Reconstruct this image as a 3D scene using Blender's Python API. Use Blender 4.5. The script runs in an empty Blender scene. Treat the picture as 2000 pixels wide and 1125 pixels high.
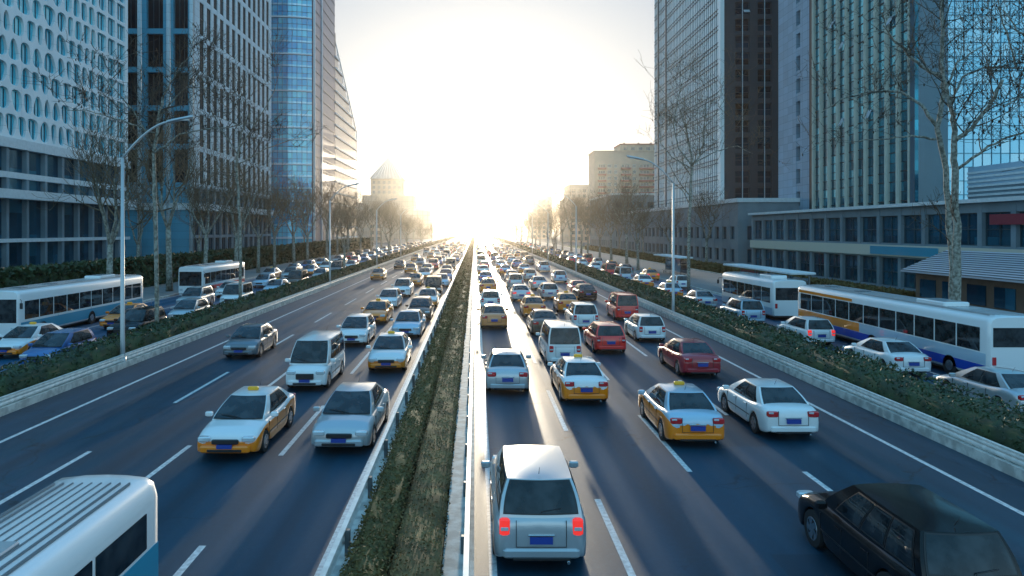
import bpy, math, random
from mathutils import Vector, Matrix, noise
R = math.radians
random.seed(7)
S = bpy.context.scene
col = S.collection

# ------------------------------------------------------------------ camera
F = 1400.0                       # focal length in pixels of a 2000 px wide frame
CAMH = 6.6
cam_d = bpy.data.cameras.new("camera")
cam = bpy.data.objects.new("camera", cam_d)
col.objects.link(cam)
cam.location = (0, 0, CAMH)
cam.rotation_euler = (R(90), 0, 0)
cam_d.sensor_width = 36
cam_d.lens = 36 * F / 2000
cam_d.shift_x = 0.036
cam_d.shift_y = -0.05625
cam_d.clip_start = 0.1
cam_d.clip_end = 9000
S.camera = cam

# ------------------------------------------------------------------ light
SUN_EL, SUN_AZ = R(4.8), R(0.6)      # low sun straight down the road, slightly right
sun_dir = Vector((math.sin(SUN_AZ) * math.cos(SUN_EL), math.cos(SUN_AZ) * math.cos(SUN_EL), math.sin(SUN_EL)))
W = bpy.data.worlds.new("World")
S.world = W
W.use_nodes = True
nt = W.node_tree
nt.nodes.clear()
def N(t, ty, **k):
    n = t.nodes.new(ty)
    for a, b in k.items():
        setattr(n, a, b)
    return n
def Ln(t, a, b):
    t.links.new(a, b)
def mth(t, op, a, b=None, c=None, clamp=False):
    n = N(t, 'ShaderNodeMath', operation=op, use_clamp=clamp)
    for i, v in enumerate((a, b, c)):
        if v is None:
            continue
        if isinstance(v, (int, float)):
            n.inputs[i].default_value = v
        else:
            Ln(t, v, n.inputs[i])
    return n.outputs[0]
def mixc(t, f, a, b, mode='MIX'):
    n = N(t, 'ShaderNodeMix', data_type='RGBA', blend_type=mode)
    for s, v in ((n.inputs[0], f), (n.inputs[6], a), (n.inputs[7], b)):
        if isinstance(v, (int, float)):
            s.default_value = v
        elif isinstance(v, (tuple, list)):
            s.default_value = (*v[:3], 1)
        else:
            Ln(t, v, s)
    return n.outputs[2]
def sstep(t, v, a, b):
    n = N(t, 'ShaderNodeMapRange', interpolation_type='SMOOTHSTEP')
    Ln(t, v, n.inputs[0])
    n.inputs[1].default_value = a
    n.inputs[2].default_value = b
    return n.outputs[0]
sky = N(nt, 'ShaderNodeTexSky', sky_type='NISHITA', sun_disc=False)
sky.sun_elevation = SUN_EL
sky.sun_rotation = SUN_AZ
sky.air_density = 1.0
sky.dust_density = 0.4
tc = N(nt, 'ShaderNodeTexCoord')
sp = N(nt, 'ShaderNodeSeparateXYZ')
Ln(nt, tc.outputs['Generated'], sp.inputs[0])
dot = N(nt, 'ShaderNodeVectorMath', operation='DOT_PRODUCT')
Ln(nt, tc.outputs['Generated'], dot.inputs[0])
hd = Vector((math.sin(SUN_AZ), math.cos(SUN_AZ), 0.03)).normalized()
dot.inputs[1].default_value = hd
cosang = dot.outputs['Value']
el = mth(nt, 'MAXIMUM', sp.outputs[2], 0.0)
# milky city sky: pale near the horizon, blue overhead and away from the sun
zen = mixc(nt, sstep(nt, el, 0.22, 0.70), (0.48, 0.51, 0.54), (0.08, 0.30, 0.60))
back = mixc(nt, sstep(nt, el, 0.0, 0.6), (0.52, 0.84, 1.02), (0.14, 0.42, 0.68))
base = mixc(nt, sstep(nt, sp.outputs[1], -0.35, 0.85), back, zen)
lobe = sstep(nt, cosang, 0.925, 1.0)
base = mixc(nt, mth(nt, 'MULTIPLY', lobe, 0.8), base, (0.72, 0.72, 0.70))
lobe2 = mth(nt, 'POWER', mth(nt, 'MAXIMUM', cosang, 0.0), 200.0)
glow = mixc(nt, 1.0, (0, 0, 0), (2.6, 1.6, 0.6))
gs = N(nt, 'ShaderNodeVectorMath', operation='SCALE')
Ln(nt, glow, gs.inputs[0]); Ln(nt, lobe2, gs.inputs['Scale'])
ad = N(nt, 'ShaderNodeVectorMath', operation='ADD')
Ln(nt, base, ad.inputs[0]); Ln(nt, gs.outputs[0], ad.inputs[1])
k1 = N(nt, 'ShaderNodeVectorMath', operation='SCALE'); Ln(nt, sky.outputs[0], k1.inputs[0]); k1.inputs['Scale'].default_value = 0.05
k2 = N(nt, 'ShaderNodeVectorMath', operation='SCALE'); Ln(nt, ad.outputs[0], k2.inputs[0]); k2.inputs['Scale'].default_value = 8.5
k3 = N(nt, 'ShaderNodeVectorMath', operation='ADD'); Ln(nt, k1.outputs[0], k3.inputs[0]); Ln(nt, k2.outputs[0], k3.inputs[1])
ash = N(nt, 'ShaderNodeBackground'); Ln(nt, k3.outputs[0], ash.inputs[0]); ash.inputs[1].default_value = 0.1
wo = N(nt, 'ShaderNodeOutputWorld'); Ln(nt, ash.outputs[0], wo.inputs[0])

sl = bpy.data.lights.new("sun", 'SUN')
sun = bpy.data.objects.new("sun", sl)
col.objects.link(sun)
sl.energy = 2.2
sl.angle = R(0.8)
sl.color = (1.0, 0.84, 0.62)
sun.rotation_euler = (-sun_dir).to_track_quat('-Z', 'Y').to_euler()
sun.location = (0, 0, 300)

S.view_settings.view_transform = 'Standard'
S.view_settings.look = 'None'
S.view_settings.exposure = 0.7
S.view_settings.gamma = 1.0
S.cycles.use_denoising = True
S.cycles.max_bounces = 6
S.cycles.diffuse_bounces = 2
S.cycles.glossy_bounces = 3
S.cycles.transmission_bounces = 2
S.cycles.volume_bounces = 0
S.cycles.transparent_max_bounces = 6
S.cycles.caustics_reflective = False
S.cycles.caustics_refractive = False
S.cycles.sample_clamp_indirect = 4.0
HAZE_DENSITY = 0.00015

# ------------------------------------------------------------------ materials
def pbr(name, c, rough=0.6, metal=0.0, spec=0.5, coat=0.0, var=0.0, vscale=2.0, bump=0.0, bscale=30.0, c2=None, emit=None):
    m = bpy.data.materials.new(name)
    m.use_nodes = True
    t = m.node_tree
    b = t.nodes['Principled BSDF']
    b.inputs['Base Color'].default_value = (*c, 1)
    b.inputs['Roughness'].default_value = rough
    b.inputs['Metallic'].default_value = metal
    b.inputs['Specular IOR Level'].default_value = spec
    if coat:
        b.inputs['Coat Weight'].default_value = coat
        b.inputs['Coat Roughness'].default_value = 0.05
    if emit:
        b.inputs['Emission Color'].default_value = (*emit[:3], 1)
        b.inputs['Emission Strength'].default_value = emit[3]
    if var or c2:
        tcn = N(t, 'ShaderNodeTexCoord')
        nz = N(t, 'ShaderNodeTexNoise')
        nz.inputs['Scale'].default_value = vscale
        nz.inputs['Detail'].default_value = 5
        Ln(t, tcn.outputs['Object'], nz.inputs['Vector'])
        d = c2 if c2 else tuple(x * (1 - var) for x in c)
        cc = mixc(t, sstep(t, nz.outputs[0], 0.35, 0.65), c, d)
        Ln(t, cc, b.inputs['Base Color'])
    if bump:
        tcn = N(t, 'ShaderNodeTexCoord')
        nz = N(t, 'ShaderNodeTexNoise')
        nz.inputs['Scale'].default_value = bscale
        nz.inputs['Detail'].default_value = 3
        Ln(t, tcn.outputs['Object'], nz.inputs['Vector'])
        bp = N(t, 'ShaderNodeBump')
        bp.inputs['Strength'].default_value = bump
        bp.inputs['Distance'].default_value = 0.02
        Ln(t, nz.outputs[0], bp.inputs['Height'])
        Ln(t, bp.outputs[0], b.inputs['Normal'])
    return m

def pane_glass(name, ca, cb, cell=(1, 1, 1), rough=0.06, metal=0.0, spec=1.0, off=(0, 0, 0)):
    """glass whose blinds / reflections differ from pane to pane (white noise on the pane grid, object space of world metres)"""
    m = bpy.data.materials.new(name)
    m.use_nodes = True
    t = m.node_tree
    b = t.nodes['Principled BSDF']
    g = N(t, 'ShaderNodeNewGeometry')
    v = N(t, 'ShaderNodeVectorMath', operation='ADD'); Ln(t, g.outputs['Position'], v.inputs[0]); v.inputs[1].default_value = off
    v2 = N(t, 'ShaderNodeVectorMath', operation='DIVIDE'); Ln(t, v.outputs[0], v2.inputs[0]); v2.inputs[1].default_value = cell
    v3 = N(t, 'ShaderNodeVectorMath', operation='FLOOR'); Ln(t, v2.outputs[0], v3.inputs[0])
    w = N(t, 'ShaderNodeTexWhiteNoise', noise_dimensions='3D'); Ln(t, v3.outputs[0], w.inputs['Vector'])
    nz = N(t, 'ShaderNodeTexNoise'); nz.inputs['Scale'].default_value = 0.06; Ln(t, g.outputs['Position'], nz.inputs['Vector'])
    f = mth(t, 'ADD', mth(t, 'MULTIPLY', mth(t, 'POWER', w.outputs[0], 2.0), 0.6), mth(t, 'MULTIPLY', sstep(t, nz.outputs[0], 0.4, 0.65), 0.4))
    Ln(t, mixc(t, f, ca, cb), b.inputs['Base Color'])
    b.inputs['Roughness'].default_value = rough
    b.inputs['Metallic'].default_value = metal
    b.inputs['Specular IOR Level'].default_value = spec
    # panes are never perfectly flat: slow ripple in the reflection
    n2 = N(t, 'ShaderNodeTexNoise'); n2.inputs['Scale'].default_value = 0.5; n2.inputs['Detail'].default_value = 1; Ln(t, g.outputs['Position'], n2.inputs['Vector'])
    bp = N(t, 'ShaderNodeBump'); bp.inputs['Strength'].default_value = 0.25; bp.inputs['Distance'].default_value = 0.06
    Ln(t, n2.outputs[0], bp.inputs['Height']); Ln(t, bp.outputs[0], b.inputs['Normal'])
    return m

def panel_wall(name, c, jx, jz, joint=0.05, rough=0.7, dark=0.55, var=0.12):
    """cladding with thin joints; joints run on world height and on world x+y"""
    m = bpy.data.materials.new(name)
    m.use_nodes = True
    t = m.node_tree
    b = t.nodes['Principled BSDF']
    g = N(t, 'ShaderNodeNewGeometry')
    s = N(t, 'ShaderNodeSeparateXYZ'); Ln(t, g.outputs['Position'], s.inputs[0])
    hx = mth(t, 'FRACT', mth(t, 'DIVIDE', mth(t, 'ADD', s.outputs[0], s.outputs[1]), jx))
    hz = mth(t, 'FRACT', mth(t, 'DIVIDE', s.outputs[2], jz))
    j = mth(t, 'MAXIMUM', mth(t, 'LESS_THAN', hx, joint / jx), mth(t, 'LESS_THAN', hz, joint / jz))
    sn = N(t, 'ShaderNodeVectorMath', operation='FLOOR')
    cm = N(t, 'ShaderNodeCombineXYZ')
    Ln(t, mth(t, 'DIVIDE', mth(t, 'ADD', s.outputs[0], s.outputs[1]), jx), cm.inputs[0])
    Ln(t, mth(t, 'DIVIDE', s.outputs[2], jz), cm.inputs[2])
    Ln(t, cm.outputs[0], sn.inputs[0])
    w = N(t, 'ShaderNodeTexWhiteNoise'); Ln(t, sn.outputs[0], w.inputs['Vector'])
    cc = mixc(t, mth(t, 'MULTIPLY', w.outputs[0], var), c, (0, 0, 0))
    nz = N(t, 'ShaderNodeTexNoise'); nz.inputs['Scale'].default_value = 0.25; nz.inputs['Detail'].default_value = 6
    Ln(t, g.outputs['Position'], nz.inputs['Vector'])
    cc = mixc(t, mth(t, 'MULTIPLY', sstep(t, nz.outputs[0], 0.45, 0.75), 0.22), cc, tuple(x * 0.55 for x in c))
    cc = mixc(t, mth(t, 'MULTIPLY', j, dark), cc, (0.02, 0.025, 0.03))
    Ln(t, cc, b.inputs['Base Color'])
    b.inputs['Roughness'].default_value = rough
    return m

def asphalt(name, c, lanes):
    """asphalt with tyre-polished wheel paths along each lane (lanes: lane-centre x positions)"""
    m = bpy.data.materials.new(name)
    m.use_nodes = True
    t = m.node_tree
    b = t.nodes['Principled BSDF']
    g = N(t, 'ShaderNodeNewGeometry')
    mp = N(t, 'ShaderNodeMapping'); mp.inputs['Scale'].default_value = (1.0, 0.05, 1); Ln(t, g.outputs['Position'], mp.inputs[0])
    n1 = N(t, 'ShaderNodeTexNoise'); n1.inputs['Scale'].default_value = 1.6; n1.inputs['Detail'].default_value = 6; Ln(t, mp.outputs[0], n1.inputs['Vector'])
    n2 = N(t, 'ShaderNodeTexNoise'); n2.inputs['Scale'].default_value = 55; n2.inputs['Detail'].default_value = 3; Ln(t, g.outputs['Position'], n2.inputs['Vector'])
    n3 = N(t, 'ShaderNodeTexNoise'); n3.inputs['Scale'].default_value = 0.12; n3.inputs['Detail'].default_value = 4; Ln(t, g.outputs['Position'], n3.inputs['Vector'])
    s = N(t, 'ShaderNodeSeparateXYZ'); Ln(t, g.outputs['Position'], s.inputs[0])
    tr = None
    for lx in lanes:
        a = mth(t, 'ABSOLUTE', mth(t, 'SUBTRACT', mth(t, 'ABSOLUTE', mth(t, 'SUBTRACT', s.outputs[0], lx)), 0.75))
        k = mth(t, 'SUBTRACT', 1.0, sstep(t, a, 0.05, 0.42))
        tr = k if tr is None else mth(t, 'MAXIMUM', tr, k)
    cc = mixc(t, sstep(t, n1.outputs[0], 0.3, 0.7), c, tuple(x * 1.7 for x in c))
    cc = mixc(t, mth(t, 'MULTIPLY', sstep(t, n3.outputs[0], 0.4, 0.7), 0.5), cc, tuple(x * 0.55 for x in c))
    if tr is not None:
        cc = mixc(t, mth(t, 'MULTIPLY', tr, 0.35), cc, tuple(x * 1.9 for x in c))
    cc = mixc(t, mth(t, 'MULTIPLY', n2.outputs[0], 0.5), cc, tuple(x * 0.6 for x in c))
    n4 = N(t, 'ShaderNodeTexNoise'); n4.inputs['Scale'].default_value = 9; n4.inputs['Detail'].default_value = 6; n4.inputs['Roughness'].default_value = .8; Ln(t, g.outputs['Position'], n4.inputs['Vector'])
    cc = mixc(t, mth(t, 'MULTIPLY', sstep(t, n4.outputs[0], .45, .7), .45), cc, tuple(x * 2.2 for x in c))
    # cracks and sealed joints
    ds = N(t, 'ShaderNodeVectorMath', operation='ADD'); Ln(t, g.outputs['Position'], ds.inputs[0])
    nn = N(t, 'ShaderNodeTexNoise'); nn.inputs['Scale'].default_value = .8; nn.inputs['Detail'].default_value = 5; Ln(t, g.outputs['Position'], nn.inputs['Vector'])
    sc_ = N(t, 'ShaderNodeVectorMath', operation='SCALE'); Ln(t, nn.outputs['Color'], sc_.inputs[0]); sc_.inputs['Scale'].default_value = 2.4; Ln(t, sc_.outputs[0], ds.inputs[1])
    vo = N(t, 'ShaderNodeTexVoronoi', feature='DISTANCE_TO_EDGE'); vo.inputs['Scale'].default_value = .14; Ln(t, ds.outputs[0], vo.inputs['Vector'])
    crk = mth(t, 'MULTIPLY', mth(t, 'LESS_THAN', vo.outputs['Distance'], .0045), sstep(t, n3.outputs[0], .42, .55))
    cc = mixc(t, mth(t, 'MULTIPLY', crk, .8), cc, (0.003, 0.004, 0.005))
    # rectangular repair patches
    pm = N(t, 'ShaderNodeVectorMath', operation='DIVIDE'); Ln(t, g.outputs['Position'], pm.inputs[0]); pm.inputs[1].default_value = (3.0, 7.3, 50)
    pf_ = N(t, 'ShaderNodeVectorMath', operation='FLOOR'); Ln(t, pm.outputs[0], pf_.inputs[0])
    pw_ = N(t, 'ShaderNodeTexWhiteNoise'); Ln(t, pf_.outputs[0], pw_.inputs['Vector'])
    cc = mixc(t, mth(t, 'MULTIPLY', mth(t, 'GREATER_THAN', pw_.outputs[0], .86), .45), cc, tuple(x * .35 for x in c))
    # oil drip line down each lane centre
    oil = None
    for lx in lanes:
        k = mth(t, 'SUBTRACT', 1.0, sstep(t, mth(t, 'ABSOLUTE', mth(t, 'SUBTRACT', s.outputs[0], lx)), 0.05, 0.38))
        oil = k if oil is None else mth(t, 'MAXIMUM', oil, k)
    cc = mixc(t, mth(t, 'MULTIPLY', oil, mth(t, 'MULTIPLY', n1.outputs[0], .7)), cc, (0.003, 0.006, 0.009))
    Ln(t, cc, b.inputs['Base Color'])
    rg = mth(t, 'ADD', 0.40, mth(t, 'MULTIPLY', n1.outputs[0], 0.22))
    if tr is not None:
        rg = mth(t, 'SUBTRACT', rg, mth(t, 'MULTIPLY', tr, 0.12))
    Ln(t, rg, b.inputs['Roughness'])
    b.inputs['Specular IOR Level'].default_value = 0.5
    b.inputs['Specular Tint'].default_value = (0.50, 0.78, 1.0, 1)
    bp = N(t, 'ShaderNodeBump'); bp.inputs['Strength'].default_value = 0.35; bp.inputs['Distance'].default_value = 0.01
    Ln(t, n2.outputs[0], bp.inputs['Height']); Ln(t, bp.outputs[0], b.inputs['Normal'])
    return m

M = {}
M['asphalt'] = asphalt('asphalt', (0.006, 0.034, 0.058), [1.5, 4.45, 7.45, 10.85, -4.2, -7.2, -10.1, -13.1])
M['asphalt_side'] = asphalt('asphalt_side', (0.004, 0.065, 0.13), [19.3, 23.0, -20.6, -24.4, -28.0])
M['paint'] = pbr('road_paint', (0.72, 0.74, 0.74), 0.5, var=0.35, vscale=9)
M['kerb'] = pbr('kerb_concrete', (0.66, 0.65, 0.60), 0.7, var=0.4, vscale=3, bump=0.3)
M['rail'] = pbr('white_rail_paint', (0.82, 0.81, 0.76), 0.35, var=0.2, vscale=4)
M['rail_dark'] = pbr('grey_steel', (0.16, 0.18, 0.19), 0.45, metal=0.6)
M['soil'] = pbr('soil', (0.045, 0.030, 0.018), 0.95, var=0.5, vscale=4, bump=1.0, bscale=9)
M['ground'] = pbr('ground_paving', (0.10, 0.115, 0.125), 0.8, var=0.4, vscale=0.4)
M['sidewalk'] = panel_wall('sidewalk_paving', (0.20, 0.21, 0.21), 0.8, 5.0, 0.03, 0.75, 0.5)
M['leaf_dark'] = pbr('leaf_dark_green', (0.020, 0.040, 0.018), 0.65, c2=(0.045, 0.075, 0.025), vscale=1.2)
M['leaf_green'] = pbr('leaf_green', (0.095, 0.075, 0.022), 0.85, c2=(0.17, 0.115, 0.035), vscale=1.5)
M['leaf_brown'] = pbr('leaf_dry_brown', (0.13, 0.075, 0.026), 0.85, c2=(0.24, 0.15, 0.055), vscale=1.5)
M['bark'] = pbr('plane_bark', (0.34, 0.33, 0.28), 0.8, c2=(0.12, 0.11, 0.085), vscale=6, bump=0.4, bscale=12)
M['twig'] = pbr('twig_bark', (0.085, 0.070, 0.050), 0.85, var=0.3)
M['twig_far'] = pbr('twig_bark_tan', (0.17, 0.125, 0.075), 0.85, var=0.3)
M['seed'] = pbr('dry_leaf', (0.06, 0.04, 0.022), 0.8)
M['cglass'] = pbr('car_glass', (0.006, 0.010, 0.014), 0.03, spec=0.55, c2=(0.035, 0.042, 0.048), vscale=2.6)
M['tyre'] = pbr('tyre_rubber', (0.015, 0.015, 0.016), 0.8)
M['rim'] = pbr('wheel_rim', (0.45, 0.46, 0.47), 0.25, metal=0.9)
M['trim'] = pbr('black_trim', (0.018, 0.018, 0.02), 0.45)
M['tail'] = pbr('tail_lens', (0.55, 0.015, 0.02), 0.12, coat=1.0)
M['brake'] = pbr('brake_lens_lit', (0.6, 0.02, 0.02), 0.15, emit=(1.0, 0.05, 0.04, 0.45))
M['head'] = pbr('head_lens', (0.75, 0.78, 0.80), 0.08, metal=0.35, coat=1.0)
M['plate'] = pbr('plate_blue', (0.02, 0.06, 0.32), 0.4)
M['chrome'] = pbr('chrome', (0.7, 0.7, 0.7), 0.12, metal=1.0)
M['taxisign'] = pbr('taxi_roof_sign', (0.9, 0.42, 0.02), 0.4)
def carpaint(n, c, met=0.0):
    M[n] = pbr('paint_' + n, c, 0.30, metal=met, coat=1.0)
def blackpaint():
    M['black'] = pbr('paint_black', (0.006, 0.007, 0.009), 0.14, spec=0.35)
carpaint('white', (0.78, 0.79, 0.79)); carpaint('silver', (0.50, 0.53, 0.55), 0.5); carpaint('grey', (0.16, 0.18, 0.20), 0.4)
blackpaint(); carpaint('red', (0.95, 0.03, 0.02)); carpaint('dark_red', (0.34, 0.010, 0.02))
carpaint('blue', (0.03, 0.13, 0.36), 0.2); carpaint('yellow', (0.92, 0.24, 0.0)); carpaint('orange', (0.72, 0.24, 0.06))
carpaint('brown', (0.14, 0.08, 0.05), 0.3); carpaint('teal', (0.02, 0.30, 0.45)); carpaint('pale_blue', (0.42, 0.58, 0.70), 0.2)
carpaint('bus_blue', (0.0, 0.06, 0.42)); carpaint('green', (0.03, 0.17, 0.10))
# buildings
M['A_wall'] = panel_wall('white_perforated_cladding', (0.88, 0.90, 0.90), 6.0, 3.4, 0.05, 0.45, 0.35, 0.05)
M['A_glass'] = pane_glass('teal_window_glass', (0.0, 0.42, 0.58), (0.14, 0.70, 0.80), (2.0, 2.1, 3.4), 0.15, metal=0.1)
M['mull'] = pbr('window_mullion_dark', (0.02, 0.06, 0.08), 0.4)
M['B_wall'] = panel_wall('white_stone_grid', (0.66, 0.76, 0.80), 50.0, 1.6, 0.05, 0.55, 0.5)
M['B_front'] = panel_wall('blue_grey_metal_piers', (0.08, 0.36, 0.50), 50.0, 1.6, 0.05, 0.4, 0.5)
M['dark_glass'] = pane_glass('dark_tower_glass', (0.001, 0.006, 0.012), (0.006, 0.022, 0.036), (1.6, 1.6, 3.8), 0.15, spec=0.2)
M['C_glass'] = pane_glass('blue_curtain_glass', (0.0, 0.36, 0.72), (0.20, 0.88, 1.0), (1.45, 50, 1.95), 0.10, metal=0.15)
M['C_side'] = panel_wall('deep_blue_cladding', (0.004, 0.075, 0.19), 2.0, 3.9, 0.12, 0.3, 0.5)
M['white_metal'] = pbr('white_metal', (0.70, 0.76, 0.80), 0.4)
M['D_glass'] = pane_glass('grey_terrace_glass', (0.05, 0.075, 0.095), (0.11, 0.15, 0.18), (60, 2, 4.2), 0.15)
M['D_line'] = pbr('terrace_edge_white', (0.75, 0.76, 0.76), 0.5)
M['E_wall'] = panel_wall('tan_stone', (0.40, 0.32, 0.26), 4, 3.6, 0.3, 0.8, 0.4)
M['E_roof'] = pbr('pyramid_roof', (0.36, 0.36, 0.36), 0.4, metal=0.3)
M['F_glass'] = pane_glass('silver_reflective_glass', (0.20, 0.27, 0.33), (0.36, 0.43, 0.48), (60, 1.2, 3.7), 0.12, metal=0.35)
M['F_fin'] = pbr('pale_fin', (0.92, 0.92, 0.90), 0.4)
M['F_line'] = pbr('dark_floor_line', (0.06, 0.09, 0.11), 0.5)
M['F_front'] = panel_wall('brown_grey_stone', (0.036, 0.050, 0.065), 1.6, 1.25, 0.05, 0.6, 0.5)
M['blue_dim'] = pane_glass('dim_blue_glass', (0.002, 0.010, 0.02), (0.01, 0.10, 0.18), (5, 5, 3.7), 0.1, metal=0.5)
M['G_stone'] = panel_wall('grey_granite', (0.28, 0.40, 0.50), 1.9, 1.3, 0.06, 0.55, 0.5, 0.2)
M['G_fin'] = pbr('beige_fin', (0.58, 0.57, 0.48), 0.55, var=0.15, vscale=0.3)
M['G_glass'] = pane_glass('teal_black_glass', (0.0, 0.07, 0.11), (0.05, 0.42, 0.56), (60, 1.45, 1.3), 0.07, metal=0.7)
M['G_front'] = panel_wall('shaded_navy_cladding', (0.012, 0.045, 0.075), 3.0, 3.9, 0.08, 0.4, 0.4)  # the end wall's shade is put into this dark navy base colour
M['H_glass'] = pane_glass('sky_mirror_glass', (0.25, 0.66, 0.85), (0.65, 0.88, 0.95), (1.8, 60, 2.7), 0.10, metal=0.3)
M['H_line'] = pbr('teal_grid_line', (0.02, 0.20, 0.29), 0.4)
M['I_wall'] = pbr('peach_render', (0.62, 0.45, 0.34), 0.85, var=0.12, vscale=0.3)
M['I_red'] = pbr('brick_red_balcony', (0.42, 0.13, 0.11), 0.8)
M['I_glass'] = pbr('flat_window_glass', (0.10, 0.12, 0.14), 0.1, spec=0.8)
M['I_white'] = pbr('white_window_frame', (0.75, 0.74, 0.72), 0.5)
M['far_wall'] = pbr('far_render', (0.50, 0.40, 0.33), 0.85, var=0.15, vscale=0.2)
M['pod_glass'] = pane_glass('podium_glass', (0.005, 0.07, 0.12), (0.04, 0.28, 0.42), (3, 3, 3), 0.08, metal=0.6)
M['pod_wall'] = pbr('podium_grey', (0.20, 0.27, 0.31), 0.6, var=0.2, vscale=0.3)
M['pod_band'] = pbr('podium_white_band', (0.70, 0.73, 0.74), 0.5, var=0.1)
M['maroon'] = pbr('maroon_sign', (0.22, 0.02, 0.04), 0.5)
M['cream'] = pbr('cream_fascia', (0.62, 0.56, 0.46), 0.6)
M['metal_roof'] = pbr('ribbed_metal_roof', (0.55, 0.55, 0.60), 0.4, metal=0.3)
M['brown_wall'] = pbr('brown_shopfront', (0.17, 0.105, 0.07), 0.7, var=0.2, vscale=1)
M['grass'] = pbr('grass', (0.055, 0.10, 0.03), 0.9, c2=(0.10, 0.13, 0.05), vscale=1.5, bump=0.8, bscale=8)
M['lamp'] = pbr('lamp_grey_paint', (0.50, 0.52, 0.53), 0.4, metal=0.3)
M['lens'] = pbr('lamp_lens', (0.7, 0.7, 0.68), 0.3)

# ------------------------------------------------------------------ mesh helpers
class MB:
    def __init__(s):
        s.v = []; s.f = []; s.m = []; s.sm = []
    def add(s, vs, fs, mi=0, smooth=False):
        o = len(s.v)
        s.v += [tuple(p) for p in vs]
        for f in fs:
            s.f.append(tuple(i + o for i in f)); s.m.append(mi); s.sm.append(smooth)
    def box(s, x0, x1, y0, y1, z0, z1, mi=0):
        s.add([(x0, y0, z0), (x1, y0, z0), (x1, y1, z0), (x0, y1, z0), (x0, y0, z1), (x1, y0, z1), (x1, y1, z1), (x0, y1, z1)],
              [(0, 3, 2, 1), (4, 5, 6, 7), (0, 1, 5, 4), (1, 2, 6, 5), (2, 3, 7, 6), (3, 0, 4, 7)], mi)
    def bbox(s, x0, x1, y0, y1, z0, z1, b=0.02, mi=0, taper=0.0):
        """box with chamfered edges"""
        cx, cy, cz = (x0 + x1) / 2, (y0 + y1) / 2, (z0 + z1) / 2
        rings = []
        for z, e in ((z0, b), (z0 + b, 0), (z1 - b, taper), (z1, b + taper)):
            X0, X1, Y0, Y1 = x0 + e, x1 - e, y0 + e, y1 - e
            rings.append([(X0 + b, Y0, z), (X1 - b, Y0, z), (X1, Y0 + b, z), (X1, Y1 - b, z), (X1 - b, Y1, z), (X0 + b, Y1, z), (X0, Y1 - b, z), (X0, Y0 + b, z)])
        vs = sum(rings, [])
        fs = []
        for k in range(3):
            for i in range(8):
                j = (i + 1) % 8
                fs.append((k * 8 + i, k * 8 + j, k * 8 + 8 + j, k * 8 + 8 + i))
        fs.append(tuple(range(7, -1, -1))); fs.append(tuple(range(24, 32)))
        s.add(vs, fs, mi)
    def grid(s, P, mi=0, smooth=True, flip=False):
        """P: rows of points"""
        nr, nc = len(P), len(P[0])
        vs = sum([list(r) for r in P], [])
        fs = []
        for i in range(nr - 1):
            for j in range(nc - 1):
                q = (i * nc + j, i * nc + j + 1, (i + 1) * nc + j + 1, (i + 1) * nc + j)
                fs.append(q[::-1] if flip else q)
        s.add(vs, fs, mi, smooth)
    def tube(s, pts, rad, n=6, mi=0, cap=True):
        pts = [Vector(p) for p in pts]
        if not isinstance(rad, (list, tuple)):
            rad = [rad] * len(pts)
        vs = []; fs = []
        up = Vector((0.31, 0.17, 0.94)).normalized()
        for i, p in enumerate(pts):
            d = (pts[min(i + 1, len(pts) - 1)] - pts[max(i - 1, 0)])
            d = d.normalized() if d.length > 1e-9 else Vector((0, 0, 1))
            a = d.cross(up)
            if a.length < 0.05:
                a = d.cross(Vector((1, 0, 0)))
            a.normalize(); b = d.cross(a)
            for k in range(n):
                t = 2 * math.pi * k / n
                vs.append(p + (a * math.cos(t) + b * math.sin(t)) * rad[i])
        for i in range(len(pts) - 1):
            for k in range(n):
                j = (k + 1) % n
                fs.append((i * n + k, i * n + j, (i + 1) * n + j, (i + 1) * n + k))
        if cap:
            fs.append(tuple(range(n))[::-1]); fs.append(tuple(range((len(pts) - 1) * n, len(pts) * n)))
        s.add(vs, fs, mi, True)
    def cyl(s, c, ax, r, h, n=20, mi=0):
        c = Vector(c); ax = Vector(ax).normalized()
        s.tube([c - ax * h / 2, c + ax * h / 2], r, n, mi)
        for k in (-1, -2):
            s.sm[k] = False
    def mesh(s, name, mats):
        me = bpy.data.meshes.new(name)
        me.from_pydata([tuple(p) for p in s.v], [], s.f)
        for m in mats:
            me.materials.append(m)
        me.polygons.foreach_set('material_index', s.m)
        me.polygons.foreach_set('use_smooth', s.sm)
        me.update()
        return me
    def build(s, name, mats, parent=None, loc=(0, 0, 0), rz=0, **tags):
        if not isinstance(mats, (list, tuple)):
            mats = [mats]
        return link(name, s.mesh(name, mats), parent, loc, rz, **tags)

def link(name, data, parent=None, loc=(0, 0, 0), rz=0, **tags):
    o = bpy.data.objects.new(name, data)
    col.objects.link(o)
    o.location = loc
    o.rotation_euler = (0, 0, rz)
    if parent:
        o.parent = parent
    for k, v in tags.items():
        o[k] = v
    return o
def empty(name, loc=(0, 0, 0), rz=0, **tags):
    return link(name, None, None, loc, rz, **tags)

def px(x, y, d):
    """point seen at photo pixel x,y at road distance d"""
    return ((x - 928) / F * d, d, CAMH + (450 - y) / F * d)
def proj(p):
    if p[1] < 1: return None
    return (928 + F * p[0] / p[1], 450 - F * (p[2] - CAMH) / p[1])
ORD = ['', 'second ', 'third ', 'fourth ', 'fifth ', 'sixth ', 'seventh ', 'eighth ', 'ninth ', 'tenth ', 'eleventh ', 'twelfth ',
       'thirteenth ', 'fourteenth ', 'fifteenth ', 'sixteenth ', 'seventeenth ', 'eighteenth ', 'nineteenth ', 'twentieth ']
ST = dict(kind='structure')

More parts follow.
